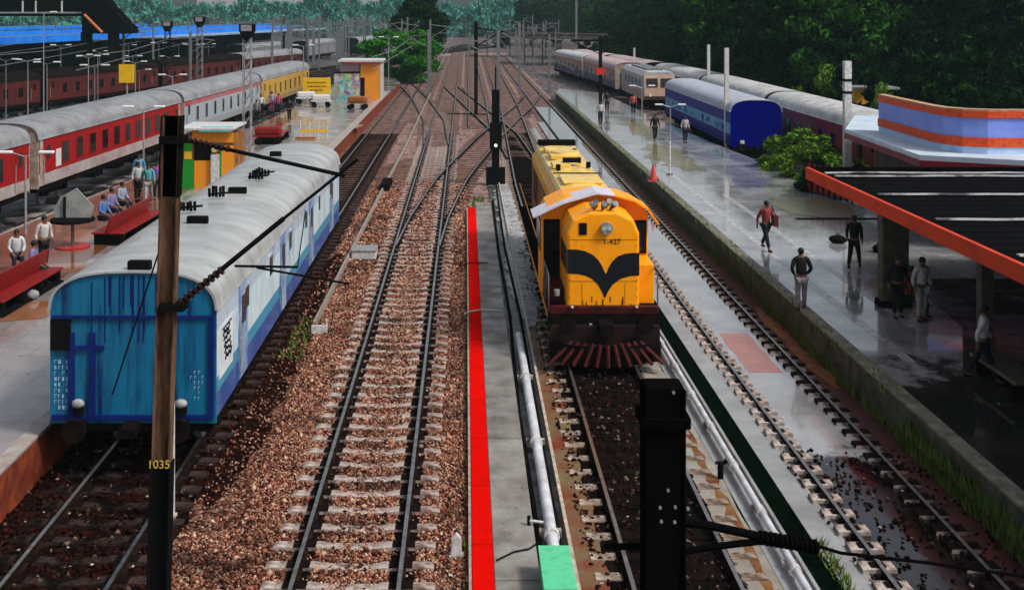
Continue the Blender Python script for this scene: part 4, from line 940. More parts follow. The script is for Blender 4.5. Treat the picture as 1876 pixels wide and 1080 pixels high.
# ------------------------------------------------------------------ foliage
leafm = {}
def leaf_mat(name, c, c2, tr=.15):
    m = bpy.data.materials.new(name); m.use_nodes = True; n = m.node_tree.nodes; l = m.node_tree.links; p = n['Principled BSDF']; p.inputs['Roughness'].default_value = .75; p.inputs['IOR'].default_value = 1.08
    g = n.new('ShaderNodeNewGeometry'); cr = n.new('ShaderNodeValToRGB'); cr.color_ramp.elements[0].color = (*c,1); cr.color_ramp.elements[1].color = (*c2,1)
    l.new(g.outputs['Random Per Island'], cr.inputs[0]); l.new(cr.outputs[0], p.inputs['Base Color']); MATS[name] = m; return m
def crown_mesh(name, rx, ry, rz, nb, nl, ls, m, seed):
    r = np.random.default_rng(seed); C = []
    while len(C) < nb:
        q = r.uniform(-1,1,3)
        if .25 < (q**2).sum() < 1: C.append(q*np.array([rx,ry,rz]))
    V = []
    for c in C:
        br = r.uniform(.16,.34)*(rx+rz)/2
        d = r.normal(size=(nl,3)); d /= np.linalg.norm(d,axis=1)[:,None]; pts = c + d*br*r.uniform(.55,1.05,(nl,1))*np.array([1,1,.7])
        u = r.normal(size=(nl,3)); u /= np.linalg.norm(u,axis=1)[:,None]; w_ = np.cross(u, r.normal(size=(nl,3))); w_ /= np.linalg.norm(w_,axis=1)[:,None]
        s = ls*r.uniform(.6,1.3,(nl,1))
        V.append(np.stack([pts-u*s, pts-w_*s*.45, pts+u*s, pts+w_*s*.45],1))
    V = np.concatenate(V).reshape(-1,3); n = len(V)//4
    me = bpy.data.meshes.new(name); me.vertices.add(len(V)); me.vertices.foreach_set('co', V.ravel()); me.loops.add(len(V)); me.loops.foreach_set('vertex_index', np.arange(len(V)))
    me.polygons.add(n); me.polygons.foreach_set('loop_start', np.arange(n)*4); me.update(calc_edges=True); me.materials.append(m); return me
bark = mat('bark', (.05,.04,.03), .8, c2=(.02,.018,.015), ns=5)
def tree(label, X, Y, z, me, zc_, sc, trunk=.3, group=None, name='broadleaf_tree', cat='tree', rz=0):
    t = thing(name, label, cat, (X,Y,z), rz, group)
    o = bpy.data.objects.new('crown', me); COL.objects.link(o); o.parent = t; o.location = (0,0,zc_); o.scale = sc
    b = MB(); b.tube([(0,0,-.2),(.1,0,zc_*.5),(0,.1,zc_)], trunk, 8, trunk*.55)
    for k in range(5):
        q = k*1.3+rz; b.tube([(.05,0,zc_*(.5+.08*k)),(math.cos(q)*sc[0]*1.6,math.sin(q)*sc[0]*1.6,zc_+sc[2]*1.2)], trunk*.4, 6, .03)
    b.build('trunk', bark, t); return t
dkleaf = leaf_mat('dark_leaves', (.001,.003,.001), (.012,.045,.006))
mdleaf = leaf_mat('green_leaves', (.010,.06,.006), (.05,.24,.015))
brleaf = leaf_mat('bright_leaves', (.03,.08,.008), (.14,.26,.03))
hzleaf = leaf_mat('haze_tint_leaves', (.03,.15,.12), (.10,.34,.27))  # distance haze mixed into the leaf colour
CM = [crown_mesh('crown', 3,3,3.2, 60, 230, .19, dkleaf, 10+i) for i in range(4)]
CMm = crown_mesh('crown', 3,3,2.6, 70, 230, .17, mdleaf, 31)
CMg = crown_mesh('crown', 3,3,3.2, 56, 230, .19, leaf_mat('mixed_leaves', (.001,.006,.001), (.04,.14,.012)), 33)
X,Y = at(742,150); tree('bright green rounded bushy tree beside the far tracks', X, Y, -.2, CMm, 3.6, (1.75,1.6,1.25), .3)
tree('tall very dark tree towering behind the green bushy tree', (766-853)*165/F, 165, -.2, CM[0], 7.6, (1.45,1.45,1.7), .4)
tl = []
for i in range(22):
    px = 972+i*43; Y = max(98, 28.5*F/(px-853))*random.uniform(1,1.08) if px > 1060 else random.uniform(300,330)
    tl.append((px, Y))
kinds = ['dark broadleaf tree in the dense row behind the right hand trains']
ti = 0
for row,(yo,zc_,ss) in enumerate([(0,8.0,1.5),(22,9.5,1.9)]):
    for i,(px,Y) in enumerate(tl):
        Y2 = Y+yo+random.uniform(-4,4); X = (px-853)*Y2/F
        if row == 0 and i == 14: continue
        me = CMg if (i % 5 == 3 and row == 0) else CM[(i+row)%4]
        s = ss*random.uniform(.9,1.15)*(1 if px < 1150 else 1.05)
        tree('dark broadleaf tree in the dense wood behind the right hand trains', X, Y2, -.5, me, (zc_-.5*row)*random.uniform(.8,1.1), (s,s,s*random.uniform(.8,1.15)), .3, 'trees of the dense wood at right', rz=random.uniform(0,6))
        ti += 1
# undergrowth behind trains
CB = crown_mesh('foliage', 1,1,.8, 22, 130, .10, dkleaf, 50); CBb = crown_mesh('foliage', 1,1,.7, 26, 170, .065, brleaf, 51)
def bush(label, X, Y, z, me, sc, group=None):
    t = thing('shrub', label, 'shrub', (X,Y,z), random.uniform(0,6), group)
    o = bpy.data.objects.new('foliage', me); COL.objects.link(o); o.parent = t; o.location = (0,0,.7*sc[2]); o.scale = sc
    b = MB()
    for k in range(5): q = k*1.25; b.tube([(0,0,-.1),(math.cos(q)*sc[0]*.5,math.sin(q)*sc[1]*.5,sc[2]*.8)], .05, 5, .02)
    b.build('stem', bark, t); return t
for i in range(64):
    Y = 66+(i%32)*4.4; X = (27.5 if i<32 else 33)+random.uniform(0,3)-max(0,(Y-125))*.06; s = random.uniform(2.8,4.0)*(1 if i<32 else 1.25)
    bush('dark shrub filling the strip under the wood', X, Y, -.5, CB, (s,s,s*1.1), 'dark shrubs under the wood')
X,Y = 19.0,58; bush('bright green bush between the blue coach and pale roof slab', 18.7, 61.5, -.3, CBb, (3.0,2.6,2.1))
bush('second bright bush right of the blue coach', 17.9, 57, -.3, CBb, (1.9,1.9,1.9)); bush('low green bush above the pale coach roofs', 27.3, 90, -.4, CBb, (3.2,2.4,3.6)); bush('yellow green bush beside the banded concrete post', 26.2, 70, -.4, CBb, (1.6,1.4,3.4))
bush('small dark bush by the fence at canopy end', 16.9, 53.5, -.3, CB, (1.6,1.6,1.8))
# kiosk yellow/red behind
t = thing('food_stall', 'small yellow and red stall beyond the pale coach roof', 'stall', (28.0,79,.5), 0)
MB().box(-1.5,.4,-1,1,-1,3.2).build('wall', mat('stall_yellow', (.6,.35,.02), .5, c2=(.4,.12,.02), ns=2), t); MB().box(.42,1.3,-1,1,-1,2.6).build('side_wall', mat('stall_red', (.4,.02,.02), .5), t); MB().box(-1.7,1.5,-1.2,1.2,3.2,3.35).build('roof', GREYL, t); MB().box(-1.2,.1,-1.02,-1.003,1,2.2).build('hatch', BLACK, t)
# weeds on wall and banks (stuff)
def weeds(name, label, regs, m, hgt=.18):
    V = []; Fc = []
    for x0,x1,y0,y1,z,n in regs:
        for k in range(n):
            x = random.uniform(x0,x1); y = random.uniform(y0,y1); a_ = random.uniform(0,6.28); h = hgt*random.uniform(.4,1.4); w_ = .02
            dx, dy = math.cos(a_)*w_, math.sin(a_)*w_; lx, ly = random.uniform(-.1,.1), random.uniform(-.1,.1); o = len(V)
            V += [(x-dx,y-dy,z),(x+dx,y+dy,z),(x+lx,y+ly,z+h)]; Fc.append((o,o+1,o+2))
    b = MB(); b.add(V, Fc); return tag(b.build(name, m), label, 'weeds', kind='stuff')
weeds('weeds', 'green grass and weeds growing along the right platform wall', [(9.05,9.3,10,24,-.1,2600),(9.0,9.3,10,24,.25,1400),(9.08,9.3,24,60,-.1,1500),(9.1,9.45,24,100,.6,1200),(8.9,9.25,60,110,-.1,600)], GREEN, .26)
weeds('grass_strip', 'thin green grass at the drain edge', [(5.86,6.1,14,19.5,-.12,500),(-.02,.06,16,50,-.17,160),(-4.9,-4.3,30,34,-.17,250),(.3,.9,52,56,-.1,300)], GREEN, .16)
lt = MB()
for x0,x1,y0,y1,z,n in [(-8.2,-5,15.5,24,-.14,60),(-5,0,16,60,-.13,60),(-12,-8.6,20,110,PZ+.01,70),(9.7,14,22,80,PZ+.01,50),(6.5,9,17,40,-.08,30),(1.9,4.4,17,28,-.1,25),(.5,1.1,16,50,.01,30)]:
    for k in range(n):
        q = random.uniform(0,6.28); sz = random.uniform(.02,.07)
        lt.cbox((random.uniform(x0,x1),random.uniform(y0,y1),z+.008), (sz,sz*random.uniform(.4,1),.006), Matrix.Rotation(q,3,'Z') @ Matrix.Rotation(random.uniform(-.3,.3),3,'X'))
tag(lt.build('litter', mat('litter', (.5,.48,.44), .7, c2=(.10,.08,.06), ns=1.3)), 'small pale scraps of litter on the tracks and platforms', 'litter', kind='stuff')
# far trees & skyline
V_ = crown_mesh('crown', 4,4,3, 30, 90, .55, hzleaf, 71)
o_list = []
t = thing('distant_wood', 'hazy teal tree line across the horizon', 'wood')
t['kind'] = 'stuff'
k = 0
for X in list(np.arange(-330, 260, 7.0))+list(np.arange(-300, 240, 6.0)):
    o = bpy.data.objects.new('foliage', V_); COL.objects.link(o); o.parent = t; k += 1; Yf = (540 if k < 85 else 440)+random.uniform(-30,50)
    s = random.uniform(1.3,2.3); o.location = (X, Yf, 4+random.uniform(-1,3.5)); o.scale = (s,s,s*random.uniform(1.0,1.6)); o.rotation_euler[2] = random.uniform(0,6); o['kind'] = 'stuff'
bldm = mat('far_wall', (.45,.45,.45), .7, c2=(.3,.3,.32), ns=.2)
def far_building(label, X, Y, w_, d_, h, fl, bays):
    t = thing('apartment_building', label, 'building', (X,Y,-.3), group='pale apartment blocks on the skyline')
    MB().box(-w_/2,w_/2,0,d_,0,h).build('wall', bldm, t); MB().box(-w_/2-.4,w_/2+.4,-.4,d_+.4,h,h+.8).build('roof', GREYL, t)
    for i in range(fl):
        for j in range(bays):
            x = -w_/2+(j+.5)*w_/bays; z = 1.5+i*(h-1)/fl; MB().box(x-.8,x+.8,-.06,.05,z,z+1.5).build('window', GREY, t)
far_building('pale tower block above the distant trees left of the dark tree', -46, 600, 22, 14, 34, 8, 5); far_building('long pale block on the skyline further left', -120, 640, 60, 14, 22, 5, 10); far_building('slim pale block right of the dark tree', 30, 660, 16, 12, 17, 4, 3)

# far right station roofs
for i,(x,y,w_,lb) in enumerate([(17,205,14,'long dark station roof far beyond the right platform'),(14,240,20,'second dark station roof furthest away'),(26,232,16,'dark station roof under the wood edge')]):
    t = thing('platform_canopy', lb, 'canopy', (x,y,0), group='far station roofs')
    MB().box(-w_/2,w_/2,-6,6,4.6,4.9).build('roof', DARK, t); MB().box(-w_/2,w_/2,-6.1,-6.0,4.4,4.95).build('fascia', mat('far_fascia', (.06,.05,.05), .6), t)
    for q in range(5): MB().box(-w_/2+.5+q*(w_-1)/4-.12,-w_/2+.5+q*(w_-1)/4+.12,-.2,.2,0,4.6).build('pillar', GREY, t)

# ------------------------------------------------------------------ blue canopy at far left
azb = math.atan(.13)
blue = mat('canopy_blue', (.01,.22,.85), .45, c2=(.01,.14,.6), ns=.6)
bluer = mat('blue_roof', (.05,.16,.30), .45, c2=(.03,.08,.18), ns=.5)
t = thing('platform_canopy', 'very long blue edged platform canopy at far left', 'canopy', (-50.5,124,0), -azb)
MB().box(-9,0,-25,130,5.9,6.1).build('roof', bluer, t); MB().box(.0,.15,-25,112,5.45,6.25).build('fascia', blue, t)
MB().box(-9.15,-9,-25,130,5.5,6.6).build('rear_fascia', blue, t)
for q in range(14): MB().box(-4.2,-3.8,-22+q*11,-21.6+q*11,0,5.9).build('pillar', DARK, t)
MB().box(-8,-1,-24,128,-.2,.9).build('platform_base', DARK, t); MB().box(-8.9,-8.7,-24,128,.9,5.88).build('shade_rear_wall', DARK, t)  # rear wall coloured dark to fill in shade beneath the canopy
for i,(x,y,z) in enumerate([(-66,135,7.4),(-80,150,7.6)]):
    t = thing('platform_canopy', ['teal roofed canopy behind the blue fascia','furthest teal roofed canopy at left'][i], 'canopy', (x,y,0), -azb)
    MB().box(-6,4,-20,25+60*i,z-1.2,z-1.0).build('roof', mat('teal_roof', (.03,.16,.26), .5, c2=(.02,.1,.2), ns=.5), t); MB().box(4,4.15,-20,25+60*i,z-1.4,z-.9).build('fascia', blue, t)
    for q in range(5): MB().box(-1.2,-.8,-18+q*10,-17.6+q*10,0,z-1.2).build('pillar', DARK, t)
t = thing('platform_canopy', 'pale blue roof beyond the black staircase', 'canopy', (-45,178,0), -azb)
MB().box(-8,6,-20,70,5.4,5.6).build('roof', mat('pale_blue_roof', (.25,.38,.5), .5, c2=(.15,.22,.35), ns=.3), t)
for q in range(6): MB().box(-1.2,-.8,-18+q*14,-17.6+q*14,0,5.4).build('pillar', DARK, t)
# footbridge with covered staircase
YB = 118
def q3(px, py): return ((px-853)*YB/F, H0-(py-24)*YB/F)
t = thing('footbridge', 'black covered footbridge staircase with orange handrail at far left', 'footbridge', (0,YB,0))
MB().prism([q3(150,62),q3(150,-30),q3(180,-12),q3(205,18),q3(238,52),q3(240,62)], 'y', 0, 3).build('staircase_cover', MATS['mast_black'], t)
MB().tube([(q3(155,27)[0],-.15,q3(155,27)[1]),(q3(188,60)[0],-.15,q3(188,60)[1])], .16, 6).build('handrail', mat('orange_rail', (.45,.13,.04), .5), t)
MB().prism([q3(-60,30),q3(-60,-30),q3(150,-30),q3(150,30)], 'y', .5, 2.5).build('bridge_deck', MATS['mast_black'], t)
MB().prism([q3(-60,25),q3(-60,22),q3(150,22),q3(150,25)], 'y', .3, .45).build('edge_beam', GREYL, t)
for px in (38,62,110): MB().prism([q3(px,24),q3(px,2),q3(px+2.5,2),q3(px+2.5,24)], 'y', .28, .4).build('railing_post', WHITE, t)
for px in (150,200): x = q3(px,0)[0]; MB().box(x-.3,x+.3,.5,2.5,-.2,6.9).build('pillar', DARK, t)

# ------------------------------------------------------------------ left platform furniture
def at3(px,py): return (*at(px,py,PZ), PZ)
redb = mat('bench_red', (.22,.008,.008), .5, c2=(.16,.01,.01), ns=3)
def bench(label, loc, L, rz=0):
    t = thing('platform_bench', label, 'bench', loc, rz, 'red backed benches on the left platform')
    MB().prism([(-.05,.45),(.10,1.0),(.16,1.0),(.05,.45)], 'y', -L/2, L/2).build('backrest', redb, t)
    MB().box(-.55,.0,-L/2,L/2,.40,.46).build('seat', redb, t, bevel=.015); MB().box(.06,.62,-L/2,L/2,.40,.46).build('seat', redb, t, bevel=.015)
    for y in np.linspace(-L/2+.2, L/2-.2, 4): MB().box(-.5,.58,y-.06,y+.06,0,.39).build('leg', BLACK, t)
    MB().box(.1,.62,-L/2,L/2,.0,.06).build('foot_rail', BLACK, t)
bl = [((-12.6,42.8,PZ),4.6,'red backed bench in the middle of the left platform beside seated travellers'),((-13.0,33.0,PZ),4.2,'red backed bench at the left picture edge'),((-12.4,74,PZ),4.5,'red backed bench near the far lattice tower')]
for l_,L_,lb in bl: bench(lb, l_, L_, -.04)
# umbrella-like water stand
X,Y,_ = at3(133,452)
t = thing('information_stand', 'round grey stand with a tilted grey panel and single leg on the left platform', 'stand', (X,Y,PZ))
MB().tube([(0,0,0),(0,0,.9)], .06, 8).build('leg', GREY, t); MB().tube([(0,0,.9),(0,0,1.0)], .75, 20).build('table_top', BLACK, t); MB().tube([(0,0,0),(0,0,.05)], .6, 20).build('base_plate', mat('stand_red', (.4,.02,.02), .4), t)
MB().prism([(-.65,1.01),(.6,1.01),(.7,1.4),(.1,2.05),(-.45,1.75),(-.7,1.3)], 'y', .1, .16).build('panel', mat('panel_grey', (.2,.22,.22), .4, c2=(.35,.35,.33), ns=2), t)
MB().tube([(-.3,.05,1.0),(-.3,.05,1.75)], .05).build('upright', BLACK, t)
# orange/green kiosk
xk0,yk = at(334,345,PZ); xk1,_ = at(430,330,PZ)
ORG = mat('kiosk_orange', (.85,.25,.01), .45, c2=(.7,.3,.03), ns=2); GRN = mat('kiosk_green', (.01,.30,.02), .45, c2=(.02,.22,.03), ns=2)
t = thing('kiosk', 'orange and green snack kiosk with turquoise awning on the left platform', 'kiosk', (xk0,yk,PZ))
wk = 2.4
MB().box(0,.55,-.05,.0,.0,1.35).build('green_panel', GRN, t); MB().box(.57,1.35,-.05,0,0,1.3).build('orange_panel', ORG, t); MB().box(1.85,wk,-.05,0,0,2.0).build('orange_panel', ORG, t)
MB().box(1.78,1.848,-.05,0,0,2.2).build('green_strip', GRN, t); MB().box(0,wk,.01,2.6,0,2.5).build('wall', mat('kiosk_dark', (.10,.04,.02), .6, c2=(.4,.16,.02), ns=2), t)
MB().box(-.02,.45,-.055,0,1.75,2.1).build('sign_panel', GRN, t); MB().box(.47,wk,-.055,0,2.15,2.75).build('sign_panel', ORG, t); MB().box(.1,.45,-.055,0,1.38,1.74).build('sign_panel', mat('kiosk_yellow', (.8,.45,.02), .5), t)
MB().box(-.1,wk+.1,-.5,2.7,2.78,2.86).build('roof', WHITE, t); MB().prism([(-.5,2.7),(.0,2.86),(.0,2.9),(-.5,2.76)], 'x', .9, wk).build('awning', mat('turquoise', (.05,.45,.45), .5), t)
MB().box(1.38,1.75,-.2,0,0,1.6).build('fridge', WHITE, t); MB().tube([(1.55,-.22,1.85),(1.55,-.2,1.85)], .14, 14).build('clock', mat('clock_yellow', (.5,.5,.2), .4), t)
MB().box(.55,1.35,-.02,.012,1.32,2.1).build('serving_hatch', BLACK, t)
# cluster at rear platform: board, hut, mural
X,Y,_ = at3(580,186)
t = thing('name_board', 'yellow station name board left of the mural hut', 'sign', (X,Y,PZ))
YB_ = mat('board_yellow', (.80,.50,.01), .45, c2=(.7,.4,.01), ns=2)
MB().box(-1.3,1.3,-.04,.04,.7,2.2).build('board', YB_, t, bevel=.03)
for x in (-1.1,1.1): MB().box(x-.07,x+.07,.05,.15,0,2.3).build('post', GREYL, t)
for zz,w_ in ((1.75,.9),(1.4,.8),(1.05,.6)):
    b = MB(); x = -w_
    while x < w_: q = random.uniform(.08,.2); b.box(x,x+q,-.052,-.041,zz-.07,zz+.07); x += q+.07
    b.build('lettering', mat('board_ink', (.2,.07,.01), .5), t)
xh,yh = at(612,183,PZ)
t = thing('station_hut', 'orange hut with colourful mural wall and flat white roof', 'hut', (xh,yh,PZ))
mur = bpy.data.materials.new('mural'); mur.use_nodes = True; n = mur.node_tree.nodes; l = mur.node_tree.links
v = n.new('ShaderNodeTexVoronoi'); v.inputs['Scale'].default_value = 3.2; tc = n.new('ShaderNodeTexCoord'); l.new(tc.outputs['Object'], v.inputs['Vector']); hs_ = n.new('ShaderNodeHueSaturation'); hs_.inputs['Saturation'].default_value = .8; hs_.inputs['Value'].default_value = .55
l.new(v.outputs['Color'], hs_.inputs['Color']); l.new(hs_.outputs[0], n['Principled BSDF'].inputs['Base Color'])
MB().box(0,2.4,-.03,.15,0,2.5).build('mural_wall', mur, t); MB().box(-.05,2.45,-.05,.17,2.5,2.62).build('mural_cap', BLACK, t)
MB().box(2.5,4.3,0,4,0,3.6).build('wall', ORG, t); MB().box(4.3,4.42,-.02,4.0,0,3.6).build('corner_pillar', mat('hut_pale', (.5,.4,.36), .6), t)
MB().box(.4,4.6,-.4,4.3,3.6,3.78).build('roof', mat('hut_roof', (.5,.52,.5), .5), t); MB().box(.6,2.4,.16,3.6,2.7,3.5).build('upper_wall', mat('hut_mauve', (.35,.25,.28), .6), t); MB().box(2.48,2.9,-.04,0,.1,2.1).build('door', BLACK, t); MB().box(1.0,4.4,-.42,-.38,3.42,3.6).build('eave_board', mat('eave_maroon', (.25,.02,.04), .5), t)
# parked white carts
def cart(label, X, Y, m, L=1.8):
    t = thing('luggage_trolley', label, 'trolley', (X,Y,PZ), random.uniform(-.3,.3), 'handcarts on the left platform')
    MB().box(-L/2,L/2,-.5,.5,.5,.6).build('deck', m, t); MB().box(-L/2+.1,L/2-.1,-.4,.4,.6,1.1).build('load', m, t, bevel=.12)
    for sx in (-1,1):
        for sy in (-1,1): MB().tube([(sx*L*.33,sy*.5-.04,.22),(sx*L*.33,sy*.5+.04,.22)], .22, 14).build('wheel', BLACK, t)
    MB().tube([(L/2,-.4,.6),(L/2+.2,-.4,1.2),(L/2+.2,.4,1.2),(L/2,.4,.6)], .025, 6).build('handle', GREYL, t)
for px,py,m,lb in [(560,190,WHITE,'white covered handcart before the yellow name board'),(588,196,WHITE,'second white handcart nearest the mural'),(655,200,mat('rust_cart', (.3,.1,.03), .5),'rust coloured handcart below the orange hut'),(492,264,redb,'red loaded handcart on the left platform beside the tower')]:
    X,Y,_ = at3(px,py); cart(lb, X, Y, m)
X,Y,_ = at3(575,252)
t = thing('barrier_stand', 'low yellow barrier frame standing in a yellow puddle', 'barrier', (X,Y,PZ))
for x in (-.9,-.3,.3,.9): MB().tube([(x,0,0),(x,0,1.1)], .045, 6).build('post', WHITE, t)
MB().box(-.95,.95,-.04,.04,.35,.55).build('rail', YB_, t); MB().box(-1.1,.2,-.9,-.6,0,.12).build('foot', mat('rust_cart', (.3,.1,.03)), t)
wavy('yellow_reflection_puddle', X-1.2, X+1.4, Y-1.5, Y+1.5, PZ+.008, mat('yellow_reflect_pud', (.38,.25,.06), .15, c2=(.3,.27,.2), ns=1.2, coat=.4), .4)  # yellow reflection painted into the puddle colour
wavy('rear_platform_puddle', X+1.7, X+2.5, Y+6, Y+9, PZ+.008, MATS['yellow_reflect_pud'], .3)
# yellow sign board far left
t = thing('sign_board', 'square yellow sign on a post behind the red coach roof', 'sign', ((232-853)*98/F,98,0))
MB().box(-.65,.65,-.05,.05,H0-(152-24)*98/F,H0-(118-24)*98/F).build('board', YB_, t); MB().tube([(0,.1,0),(0,.1,4.2)], .08, 6).build('post', GREYL, t)
# red cone on the right platform
X,Y,_ = at3(1197,332)
t = thing('traffic_cone', 'tall pink red cone on the wet right platform', 'cone', (X,Y,PZ))
MB().tube([(0,0,.05),(0,0,.85)], .19, 14, .04).build('cone', mat('cone_red', (.6,.07,.06), .4), t); MB().box(-.26,.26,-.26,.26,0,.05).build('base_plate', mat('cone_red', (.6,.07,.06)), t)
for px,pt,Y0,lb in [(1227,245,None,'thin white post in the yellow puddle right of the cone')]:
    X,Y,_ = at3(px,320); t = thing('bollard_post', lb, 'post', (X,Y,PZ)); MB().tube([(0,0,0),(0,0,1.7)], .05, 8).build('pole', WHITE, t); MB().tube([(0,0,0),(0,0,.06)], .18, 10).build('foot', GREY, t)

# ------------------------------------------------------------------ people
def skin_obj(name, nodes, edges, m, parent, sub=1):
    me = bpy.data.meshes.new(name); me.from_pydata([n_[0] for n_ in nodes], edges, []); o = bpy.data.objects.new(name, me); COL.objects.link(o)
    o.modifiers.new('s', 'SKIN')
    if not me.skin_vertices: 
        bpy.context.view_layer.objects.active = o; bpy.ops.mesh.customdata_skin_add()
    for i,n_ in enumerate(nodes):
        sv = me.skin_vertices[0].data[i]; r = n_[1]; sv.radius = r if isinstance(r, tuple) else (r, r); sv.use_root = (i == 0)
    sb = o.modifiers.new('u', 'SUBSURF'); sb.levels = sub; sb.render_levels = sub
    bpy.context.view_layer.update()
    dg = bpy.context.evaluated_depsgraph_get(); m2 = bpy.data.meshes.new_from_object(o.evaluated_get(dg)); bpy.data.objects.remove(o)
    m2.materials.clear(); m2.materials.append(m); m2.polygons.foreach_set('use_smooth', [True]*len(m2.polygons)); m2.name = name
    return m2
SKIN = mat('skin', (.16,.075,.045), .5); HAIR = mat('hair', (.008,.007,.007), .5)
def person_meshes(pose):
    # facing -Y, z from ground; joints
    hip = .90; st = {'stand':(.02,-.02),'walk':(.30,-.28),'sit':(0,0),'back':(.05,-.04)}[pose]
    N = []; E = []
    def add(p, r, par=None):
        N.append((Vector(p), r)); i = len(N)-1
        if par is not None: E.append((par, i))
        return i
    sit = pose == 'sit'
    hz = .50 if sit else hip
    dz = hz-hip; lean = -.03
    pel = add((0,0,hz), .125); wa = add((0,0,hz+.18), (.125,.10), pel); ch = add((0,lean,hz+.40), (.16,.115), wa); nk0 = add((0,lean,hz+.56), .075, ch)
    nk = add((0,lean-.01,hz+.62), .05, nk0); hd = add((0,lean-.03,hz+.70), (.075,.085), nk); tp = add((0,lean-.02,hz+.785), .06, hd); nose = add((0,lean-.125,hz+.695), .012, hd)
    J = {'pel':N[pel][0],'wa':N[wa][0],'ch':N[ch][0],'nk0':N[nk0][0],'hd':N[hd][0]}
    for s,k in ((-1,0),(1,1)):
        h = add((s*.09,0,hz-.05), .095, pel)
        if sit: kn = add((s*.12,-.42,hz-.02), .065, h); an = add((s*.12,-.44,.10), .042, kn)
        else:
            f = st[k]; kn = add((s*.10,-f*.55-.02,.48), .062, h); an = add((s*.10,-f+ (.06 if f<0 else 0),.09+(.05 if f<-.1 else 0)), .04, kn)
        toe = N[an][0]+Vector((0,-.17,-.055)); add(toe, .034, an)
        J['h%d'%k]=N[h][0]; J['k%d'%k]=N[kn][0]; J['a%d'%k]=N[an][0]; J['t%d'%k]=toe
        sh = add((s*.185,lean,hz+.50), .055, nk0)
        sw = -st[k]*.6
        if pose in ('back',): el = add((s*.27,.03,hz+.25), .042, sh); wr = add((s*.16,-.10,hz+.06), .03, el)
        elif sit: el = add((s*.24,-.05,hz+.25), .042, sh); wr = add((s*.14,-.30,hz+.10), .03, el)
        else: el = add((s*.25,-sw*.5+.03,hz+.24), .042, sh); wr = add((s*.27,-sw-.06,hz+.02), .03, el)
        J['s%d'%k]=N[sh][0]; J['e%d'%k]=N[el][0]; J['w%d'%k]=N[wr][0]
        d = (N[wr][0]-N[el][0]).normalized(); pm2 = add(N[wr][0]+d*.07, (.036,.018), wr)
        side = Vector((0,-1,0)) if abs(d.z) > .5 else Vector((s,0,0))
        for q,(of,ln) in enumerate([(-.03,.062),(-.01,.075),(.01,.07),(.03,.055)]):
            a1 = add(N[pm2][0]+side*of+d*.03, .0095, pm2); add(N[pm2][0]+side*of+d*(.03+ln)+Vector((-s*.02,0,0)), .008, a1)
        a1 = add(N[wr][0]+d*.03-side*-.045, .011, wr); add(N[wr][0]+d*.075+side*.06, .009, a1)
    body = skin_obj('body', N, E, SKIN, None)
    # shirt
    n2 = [(J['wa']-Vector((0,0,.14)),(.17,.135)),(J['wa'],(.155,.125)),(J['ch'],(.185,.135)),(J['nk0'],.085),(J['s0'],.075),(J['e0'],.058),(J['w0'].lerp(J['e0'],.15),.046),(J['s1'],.075),(J['e1'],.058),(J['w1'].lerp(J['e1'],.15),.046)]
    shirt = skin_obj('shirt', n2, [(0,1),(1,2),(2,3),(3,4),(4,5),(5,6),(3,7),(7,8),(8,9)], WHITE, None)
    n3_ = [(J['pel'],(.15,.125)),(J['h0'],.105),(J['k0'],.078),(J['a0']+Vector((0,0,.03)),.06),(J['h1'],.105),(J['k1'],.078),(J['a1']+Vector((0,0,.03)),.06)]
    tr = skin_obj('trousers', n3_, [(0,1),(1,2),(2,3),(0,4),(4,5),(5,6)], BLACK, None)
    b = MB().sphere(J['hd']+Vector((0,.025,.035)), .098, (.9,1.02,.98)); ho = b.build('hair', HAIR, None, smooth=True); ho.modifiers.clear(); hm = ho.data; bpy.data.objects.remove(ho)
    b = MB()
    shs = []
    for k in (0,1): 
        a_ = J['a%d'%k]; so_ = MB().sphere(a_+Vector((0,-.07,-.05)), .055, (.9,2.3,.7)).build('shoe', BLACK, None, smooth=True); so_.modifiers.clear(); shs.append(so_.data); bpy.data.objects.remove(so_)
    fs_ = []
    for nm,q in (('eye',(-.03,-.083,.012)),('eye',(.03,-.083,.012)),('mouth',(0,-.082,-.045))):
        b = MB(); (b.sphere(J['hd']+Vector(q), .012) if nm == 'eye' else b.cbox(J['hd']+Vector(q), (.04,.012,.008))); eo = b.build(nm, HAIR); fs_.append((nm, eo.data)); bpy.data.objects.remove(eo)
    return [('body',body),('shirt',shirt),('trousers',tr),('hair',hm),('shoe',shs[0]),('shoe',shs[1])]+fs_
PM = {p: person_meshes(p) for p in ('stand','walk','sit','back')}
CL = {}
def cloth(c):
    if c not in CL: CL[c] = mat('cloth_%d' % len(CL), c, .8, c2=tuple(q*.6 for q in c), ns=8)
    return CL[c]
def person(label, loc, rz, pose, shirt, trous, scale=1.0, group=None):
    t = thing('person', label, 'person', loc, rz, group); t.scale = (scale,)*3
    for k,me in PM[pose]:
        o = bpy.data.objects.new(k, me); COL.objects.link(o); o.parent = t
        if k in ('shirt','trousers'):
            o.material_slots[0].link = 'OBJECT'; o.material_slots[0].material = cloth(shirt if k == 'shirt' else trous)
    return t
BK = (.008,.008,.009); NV = (.01,.012,.03)
